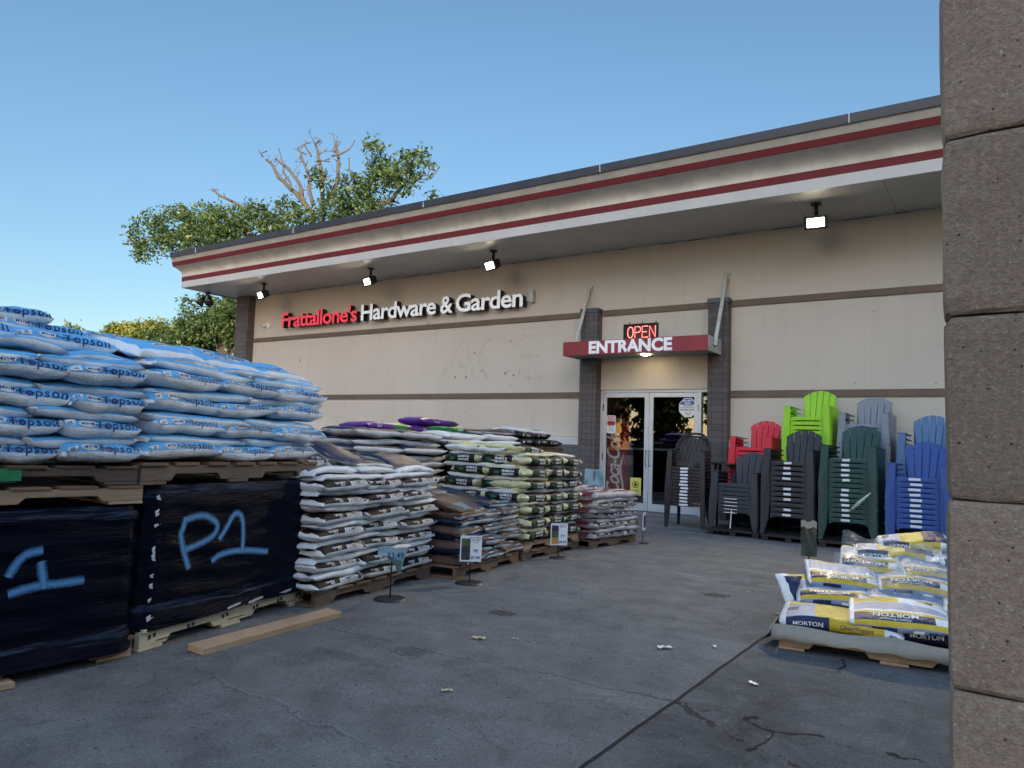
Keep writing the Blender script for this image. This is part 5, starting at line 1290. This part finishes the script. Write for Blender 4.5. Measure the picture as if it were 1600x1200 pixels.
leaf_mat('leaf_dark', (.026, .048, .018)); leaf_mat('leaf_mid', (.046, .080, .024)); leaf_mat('leaf_pale', (.085, .115, .036)); leaf_mat('leaf_far', (.12, .135, .025)); leaf_mat('leaf_far_dark', (.07, .09, .022))
simple('bark_live', (.028, .023, .019), .9, .35, 5, .8, 25, stretch=(3, 3, .6)); simple('bark_dead', (.052, .043, .035), .9, .3, 6, .7, 30, stretch=(3, 3, .8))
def leaves(rng, blobs, per, size, mats, clump=.16, flat=.9):
    """blobs: (x,y,z,rx,ry,rz): leaf-sized faces gathered in clumps over and through each lobe"""
    V = []; F = []; MI = []
    for (x, y, z, rx, ry, rz) in blobs:
        area = rx*rz+rx*ry*.5; nc = max(5, int(per*area))
        for _ in range(nc):
            d = rng.normal(size=3); d /= np.linalg.norm(d); rad = rng.uniform(.35, 1.08)**.6
            c = np.array([x, y, z])+d*np.array([rx, ry, rz])*rad
            k = rng.integers(7, 15); mt = rng.choice(len(mats), p=[.38, .46, .16] if len(mats) == 3 else None)
            P = c+rng.normal(size=(k, 3))*clump*np.array([1.1, 1.1, .8])
            for q in P:
                n = rng.normal(size=3)+np.array([0, -.2, .7]); n /= np.linalg.norm(n)
                t = np.cross(n, rng.normal(size=3)); t /= np.linalg.norm(t); b = np.cross(n, t); s = size*rng.uniform(.6, 1.25)
                o = len(V); V += [q-t*s, q+b*s*.42-t*.1*s, q+t*s, q-b*s*.42-t*.1*s]; F.append((o, o+1, o+2, o+3)); MI.append(int(mt) if rng.random() < .8 else int(rng.integers(len(mats))))
    return V, F, MI
def crown(name, rng, blobs, per, size, mats, parent, clump=.16):
    V, F, MI = leaves(rng, blobs, per, size, mats, clump)
    me = bpy.data.meshes.new(name); me.from_pydata([tuple(p) for p in V], [], F)
    for k in mats: me.materials.append(MAT[k])
    me.polygons.foreach_set('material_index', MI); me.update()
    o = put(name, me, parent); return o
BLOBS=[(-37.34,11.38,1.21,0.97),(-35.29,11.80,1.51,0.84),(-32.74,11.51,1.61,0.90),(-30.37,11.17,1.40,0.78),(-34.29,10.55,1.65,0.73),(-37.53,10.42,0.69,0.52),(-28.19,11.02,1.20,0.75),(-26.63,11.39,0.53,0.53),(-27.22,10.43,1.03,0.44),(-31.06,10.38,1.57,0.56),(-24.63,10.36,1.13,0.42),(-23.46,11.04,1.05,0.69),(-22.27,10.58,0.95,0.81),(-23.93,11.97,0.56,0.34),(-21.82,12.38,0.67,0.54),(-20.92,12.82,0.53,0.42),(-19.49,12.32,0.72,0.62),(-20.07,11.63,1.09,0.52),(-19.03,11.52,0.56,0.66),(-21.18,11.09,0.85,0.69),(-20.77,10.22,0.92,0.39),(-21.75,11.33,0.59,0.48),(-18.90,10.85,0.30,0.25),(-17.63,10.33,0.25,0.12),(-18.21,10.32,0.20,0.13),(-33.96,7.52,0.52,0.33),(-34.83,7.16,0.43,0.26),(-32.36,7.82,0.51,0.19),(-31.67,6.17,1.32,0.69),(-30.61,6.86,0.80,1.05),(-30.19,5.53,0.98,0.86),(-32.69,5.81,1.08,0.64),(-35.40,6.06,0.93,0.47),(-29.68,6.42,0.61,1.22),(-33.73,5.38,1.29,0.52),]
LIMBS=[(0.057,[(-24.99,10.82),(-25.81,11.47),(-26.65,12.14),(-27.41,12.70),(-28.20,13.26),(-28.71,13.80),(-29.13,14.19),(-29.69,14.52)]),(0.043,[(-25.72,11.40),(-26.01,11.80),(-26.37,12.51),(-27.09,13.19),(-27.62,13.59),(-28.16,13.91),(-28.81,14.35)]),(0.026,[(-26.66,12.26),(-26.87,12.66),(-27.46,13.25),(-27.63,13.65),(-27.85,14.06),(-28.17,14.59)]),(0.037,[(-25.16,11.31),(-25.51,12.07),(-25.63,12.56),(-25.84,13.02),(-26.23,13.57),(-26.49,14.04),(-26.83,14.38)]),(0.048,[(-24.48,11.20),(-24.75,12.00),(-24.87,12.55),(-25.17,13.13),(-25.46,13.60),(-25.71,14.06),(-26.00,14.54),(-25.80,14.71)]),(0.023,[(-25.46,13.60),(-25.82,13.88),(-26.19,14.10),(-26.76,14.61)]),(0.012,[(-26.19,14.10),(-26.17,14.39),(-26.09,14.53)]),(0.017,[(-25.18,13.28),(-24.98,13.38),(-24.86,13.57)]),(0.011,[(-25.06,13.34),(-24.72,13.35)]),(0.023,[(-25.66,12.86),(-25.47,13.24),(-25.36,13.40)]),(0.051,[(-24.36,11.19),(-24.18,11.50),(-24.00,11.81),(-23.87,12.37),(-23.99,12.85),(-24.09,13.36),(-24.34,13.78),(-24.49,14.16)]),(0.023,[(-24.09,13.33),(-23.71,13.43),(-23.40,13.65),(-23.32,14.09)]),(0.014,[(-23.95,13.44),(-23.81,13.73),(-23.68,13.97)]),(0.014,[(-24.04,13.58),(-24.15,13.98),(-24.27,14.23)]),(0.024,[(-22.15,11.06),(-22.40,11.49),(-23.05,11.99),(-23.68,12.42)]),(0.016,[(-22.24,11.30),(-22.75,12.05),(-23.05,12.56),(-23.21,13.16)]),(0.008,[(-23.68,12.42),(-23.70,12.79),(-23.80,13.04)]),(0.039,[(-20.37,10.77),(-19.84,11.22),(-19.37,11.51)]),(0.023,[(-19.81,10.79),(-19.34,10.98),(-18.75,11.19),(-18.42,11.26),(-17.96,11.15)]),(0.010,[(-18.49,11.25),(-18.58,11.73),(-18.46,11.91)]),(0.008,[(-18.29,11.31),(-18.29,11.93)]),(0.009,[(-29.27,14.66),(-29.34,14.42)]),(0.009,[(-28.63,14.47),(-28.56,14.20)]),(0.009,[(-26.68,14.20),(-26.35,14.01)]),(0.033,[(-27.69,11.71),(-27.01,11.12),(-26.11,10.93),(-25.30,10.46)]),(0.021,[(-20.44,10.79),(-21.08,10.67)]),(0.051,[(-28.25,10.34),(-28.73,11.00),(-29.43,11.57),(-30.37,12.14),(-31.48,12.66),(-31.83,12.96)]),(0.043,[(-29.47,10.41),(-30.03,10.95),(-30.90,11.36)]),(0.034,[(-30.43,10.44),(-31.16,10.97),(-31.83,11.40)]),(0.420,[(-30.96,2.15),(-31.10,4.64),(-31.09,6.51),(-30.91,7.82),(-30.13,8.63),(-28.03,9.17),(-25.83,9.51),(-25.03,10.71)]),(0.086,[(-25.83,9.51),(-24.40,10.04),(-24.48,11.15)]),(0.066,[(-28.03,9.17),(-28.21,10.20)]),(0.067,[(-24.40,10.04),(-22.24,10.16),(-20.37,10.77)]),(0.068,[(-30.87,7.44),(-32.47,8.86),(-34.26,10.21),(-36.07,10.94)]),(0.031,[(-31.10,6.67),(-32.30,7.23),(-33.95,7.42)]),(0.028,[(-31.06,5.26),(-29.51,4.58),(-30.08,6.45)]),]
FAR=[(-125.2,15.2,2.30,1.67),(-117.5,15.8,2.62,1.81),(-110.8,16.1,2.34,1.56),(-104.1,14.7,2.26,1.50),(-97.4,14.7,1.81,1.27),(-101.2,13.3,1.85,1.11),(-121.2,13.8,2.05,1.02),(-91.4,13.3,1.75,1.05),]
YT = 9.
rng = np.random.default_rng(4)
oak = thing('oak_tree', None, 'big half dead tree with bare tan limbs rising behind the shop roof', 'tree')
limbs = []; live = MB()
for i, (r0, pts) in enumerate(LIMBS):
    bare = MB()
    yo = rng.uniform(-.7, .7) if i < 29 else 0; P = []
    for j, (x, z) in enumerate(pts):
        P.append((x, YT+yo*j/len(pts)*1.4, z))
    D = []
    for j in range(len(P)-1):
        for t in (0, .5):
            q = np.array(P[j])*(1-t)+np.array(P[j+1])*t; D.append(q+rng.normal(size=3)*r0*(.25 if 0 < j or t else 0))
    D.append(np.array(P[-1])); n = len(D)
    big = r0 > .1
    rs = [max(.026, 2.2*r0*(1-(.45 if big else .62)*k/(n-1))*rng.uniform(.9, 1.12)) for k in range(n)]
    if big and i == 29: rs = [max(.13, .36*(1-.66*k/(n-1))) for k in range(n)]
    (live if i >= 29 else bare).tube(D, rs, 9); limbs.append((i, bare))
    if not big and r0 > .03:
        for k in range(2, n, 1):
            d = rng.normal(size=3)*.22+np.array([0, 0, .12]); bare.tube([D[k], D[k]+d*.5, D[k]+d+rng.normal(size=3)*.06], [.026, .018, .011], 4)
            if rng.random() < .5:
                e = D[k]+d; bare.tube([e, e+rng.normal(size=3)*.12+np.array([0, 0, .1])], [.014, .008], 4)
live.tube([(-27.2, YT, 0), (-27.2, YT, 3.2)], [.6, .48], 10) if 0 else None
live.build('trunk', 'bark_live', oak, smooth=True); [m_.build('dead_limb', 'bark_dead', oak, smooth=True) for i, m_ in limbs if m_.v]
crown('crown', rng, [(x, YT+rng.uniform(-.9, .9), z, rx*.92, max(rx, rz)*.9, rz*.92) for x, z, rx, rz in BLOBS+[(x+.5, z+.3, rx*1.1, rz*1.1) for x, z, rx, rz in BLOBS[-8:]]+[(x-.5, z-.2, rx, rz) for x, z, rx, rz in BLOBS[-8:]]], 62, .115, ['leaf_dark', 'leaf_mid', 'leaf_pale'], oak, .16)
FL = ['low yellow green tree beyond the topsoil bags, leftmost of the far row', 'rounded yellow green tree, second along the far row', 'tallest yellow green tree of the far row', 'dense yellow green tree in the middle of the far row', 'pale green tree of the far row nearest the big tree', 'darker green lower tree in the far row', 'dim green low tree at the foot of the far row', 'small green tree just before the trunk of the big tree']
for i, (x, z, rx, rz) in enumerate(FAR):
    t = thing('tree', T((x, 45+(i % 3)*3., 0)), FL[i], 'tree', 'trees far behind the topsoil bags')
    MB().tube([(0, 0, 0), (.2, 0, z*.5), (0, 0, z)], [.5, .35, .1], 8).build('trunk', 'bark_live', t, smooth=True)
    bl = [(rng.uniform(-.6, .6)*rx, rng.uniform(-1, 1), z+rng.uniform(-.5, .7)*rz, rx*rng.uniform(.4, .7), rx*.6, rz*rng.uniform(.4, .65)) for _ in range(9)]+[(0, 0, z-rz*1.4, rx, rx, rz*1.6)]+[(rng.uniform(-.5, .5)*rx, rng.uniform(-.5, .5), z*q, rx*1.15, rx, z*.16) for q in (.2, .38, .56, .72)]
    crown('crown', rng, bl, 9, .36, ['leaf_far', 'leaf_far', 'leaf_far_dark'] if i < 5 else ['leaf_mid', 'leaf_far', 'leaf_dark'], t, .42)
# ------------------------------------------------------------------ what the door glass mirrors, plus unseen trees added to darken the wrap
block_mat('brick_orange', (.42, .16, .075), .2, .075, .22); simple('window_dark', (.02, .022, .025), .15, .1); simple('stone_pale', (.5, .44, .36), .8, .1)
def neighbour(x0, x1, y0, y1, h, nz, label):
    r = thing('brick_building', None, label, 'building')
    MB().box(x0, x1, y0, y1, 0, h).build('wall', 'brick_orange', r); MB().box(x0-.2, x1+.2, y0-.2, y1+.2, h+.002, h+.5).build('parapet', 'stone_pale', r)
    for side in ('x', 'y'):
        L = (y1-y0) if side == 'x' else (x1-x0); n = int(L/4)
        for i in range(n):
            for k in range(nz):
                a = (i+.5)*L/n; z = 1.2+k*3.3
                if side == 'x': MB().box(x1+.003, x1+.05, y0+a-.6, y0+a+.6, z, z+1.7).build('window', 'window_dark', r)
                else: MB().box(x0+a-.6, x0+a+.6, y1+.003, y1+.05, z, z+1.7).build('window', 'window_dark', r)
neighbour(-38, -21.6, -35, -27, 9.5, 2, 'orange brick building across the street, mirrored in the door glass')
for i, (x, y, h) in enumerate(((-18.6, -33, 9), (-15.5, -38, 12), (-12.2, -33, 9.5), (17, -12, 6), (17.5, -7.5, 6.5), (16.5, -3, 6), (17, 1.5, 6.5), (18, 5.5, 6.5), (18.5, 9.5, 7))):  # eastern ones added out of view to block bright reflections in the wrap
    t = thing('tree', T((x, y, gz(y))), ('bushy tree', 'taller bushy tree', 'broad bushy tree')[i]+' across the street, dark in the door glass' if i < 3 else 'unseen leafy tree added to darken reflections in the black wrap, '+ORD[i-3]+' from the street', 'tree')
    MB().tube([(0, 0, 0), (.1, 0, h*.4), (0, 0, h*.8)], [.3, .24, .08], 8).build('trunk', 'bark_live', t, smooth=True)
    crown('crown', rng, [(rng.uniform(-1.4, 1.4), rng.uniform(-1.2, 1.2), h*rng.uniform(.1, .88), 1.5, 1.5, 1.4) for _ in range(20)], 5, .36, ['leaf_dark', 'leaf_mid', 'leaf_dark'], t, .4)
# ------------------------------------------------------------------ light, sky, camera
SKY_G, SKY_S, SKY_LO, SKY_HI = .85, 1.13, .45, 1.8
W = bpy.data.worlds.new('World'); SC.world = W; W.use_nodes = True
nt = W.node_tree; bg = nt.nodes['Background']; sky = nt.nodes.new('ShaderNodeTexSky'); sky.sky_type = 'NISHITA'; sky.sun_disc = False
SUN_EL = R(9.5); sx, sy = .60, -.80
sky.sun_elevation = SUN_EL; sky.sun_rotation = math.atan2(sx, sy); sky.air_density = 1.0; sky.dust_density = .6; sky.ozone_density = 1.6; sky.altitude = 250
ga = nt.nodes.new('ShaderNodeGamma'); ga.inputs[1].default_value = SKY_G; hs = nt.nodes.new('ShaderNodeHueSaturation'); hs.inputs['Saturation'].default_value = SKY_S
tint = nt.nodes.new('ShaderNodeMix'); tint.data_type = 'RGBA'; tint.blend_type = 'MULTIPLY'; tint.inputs[0].default_value = 1; tint.inputs[7].default_value = (.84, .94, 1.02, 1)
nt.links.new(sky.outputs[0], ga.inputs[0]); nt.links.new(ga.outputs[0], hs.inputs['Color']); nt.links.new(hs.outputs[0], tint.inputs[6]); # low sun: the half of the sky around it is much the brighter one, the far half a deep blue
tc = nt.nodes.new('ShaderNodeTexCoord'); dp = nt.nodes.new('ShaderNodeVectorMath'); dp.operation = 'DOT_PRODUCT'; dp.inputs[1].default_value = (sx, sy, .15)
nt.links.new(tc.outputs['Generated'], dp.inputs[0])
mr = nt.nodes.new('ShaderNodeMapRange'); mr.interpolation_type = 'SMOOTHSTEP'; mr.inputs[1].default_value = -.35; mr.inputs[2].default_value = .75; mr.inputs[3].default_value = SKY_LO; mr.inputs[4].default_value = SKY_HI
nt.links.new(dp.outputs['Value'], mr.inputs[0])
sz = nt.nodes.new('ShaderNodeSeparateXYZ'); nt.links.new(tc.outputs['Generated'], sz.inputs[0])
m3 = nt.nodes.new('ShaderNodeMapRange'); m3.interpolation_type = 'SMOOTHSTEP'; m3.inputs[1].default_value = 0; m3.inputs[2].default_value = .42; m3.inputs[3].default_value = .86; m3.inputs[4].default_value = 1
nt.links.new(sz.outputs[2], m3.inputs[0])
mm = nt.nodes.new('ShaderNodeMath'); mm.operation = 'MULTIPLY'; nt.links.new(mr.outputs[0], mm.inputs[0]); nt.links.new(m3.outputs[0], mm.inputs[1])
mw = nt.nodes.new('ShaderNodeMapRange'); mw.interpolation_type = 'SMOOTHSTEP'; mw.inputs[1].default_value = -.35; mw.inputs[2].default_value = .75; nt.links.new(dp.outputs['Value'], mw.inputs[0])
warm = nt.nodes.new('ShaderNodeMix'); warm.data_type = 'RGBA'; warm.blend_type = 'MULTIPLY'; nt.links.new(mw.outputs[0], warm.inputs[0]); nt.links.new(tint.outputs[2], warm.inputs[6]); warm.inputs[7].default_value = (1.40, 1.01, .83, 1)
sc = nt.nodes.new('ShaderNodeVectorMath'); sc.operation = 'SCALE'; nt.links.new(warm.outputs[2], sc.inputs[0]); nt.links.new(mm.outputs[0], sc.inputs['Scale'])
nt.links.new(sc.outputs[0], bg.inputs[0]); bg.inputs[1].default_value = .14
sl = bpy.data.lights.new('sun', 'SUN'); sl.energy = 3.0; sl.angle = R(.5); sl.color = (1, .85, .64)
so = bpy.data.objects.new('sun', sl); COL.objects.link(so)
d = Vector((-sx*math.cos(SUN_EL), -sy*math.cos(SUN_EL), -math.sin(SUN_EL))); so.rotation_euler = d.to_track_quat('-Z', 'Y').to_euler(); so.location = (20, -30, 30)
# blocker added out of view behind the camera: shades everything below the tree tops
u, w0, w1, hh = 30., -19., 14., 12.4
ob = thing('occluder_building', None, 'tall pale building added out of view to cast shadow on the shop and lot', 'building')
Mo = Matrix(((.8, .6, 0, .6*u), (.6, -.8, 0, -.8*u), (0, 0, 1, 0), (0, 0, 0, 1)))
MB().box(w0, w1, 0, 9, 0, hh, M=Mo).build('wall', 'stone_pale', ob); MB().box(w0-.2, w1+.2, -.2, 9.2, hh+.002, hh+.4, M=Mo).build('parapet', 'trim_grey', ob)
for i in range(10):
    for k in range(4):
        x = w0+1.6+i*3.2; z = 1.2+k*3.3; MB().box(x-.7, x+.7, -.06, -.003, z, z+1.8, M=Mo).build('window', 'window_dark', ob)
cd = bpy.data.cameras.new('camera'); cam = bpy.data.objects.new('camera', cd); COL.objects.link(cam)
cd.sensor_width = 36; cd.lens = 1129.04/1600*36; cd.clip_end = 2000; cd.clip_start = .05
r_, u_, f_ = (0.83092, 0.555531, 0.030955), (0.015349, -0.078501, 0.996796), (-0.556181, 0.827782, 0.073755)
cam.matrix_world = Matrix(((r_[0], u_[0], -f_[0], 0), (r_[1], u_[1], -f_[1], -12.1), (r_[2], u_[2], -f_[2], 1.25), (0, 0, 0, 1)))
SC.camera = cam
vs_ = SC.view_settings; vs_.view_transform = 'Standard'; vs_.look = 'None'; vs_.gamma = 1; vs_.exposure = 2.06; vs_.use_curve_mapping = False
SC.cycles.use_denoising = True; SC.cycles.max_bounces = 6; SC.cycles.transparent_max_bounces = 12
SC.cycles.sample_clamp_indirect = 4
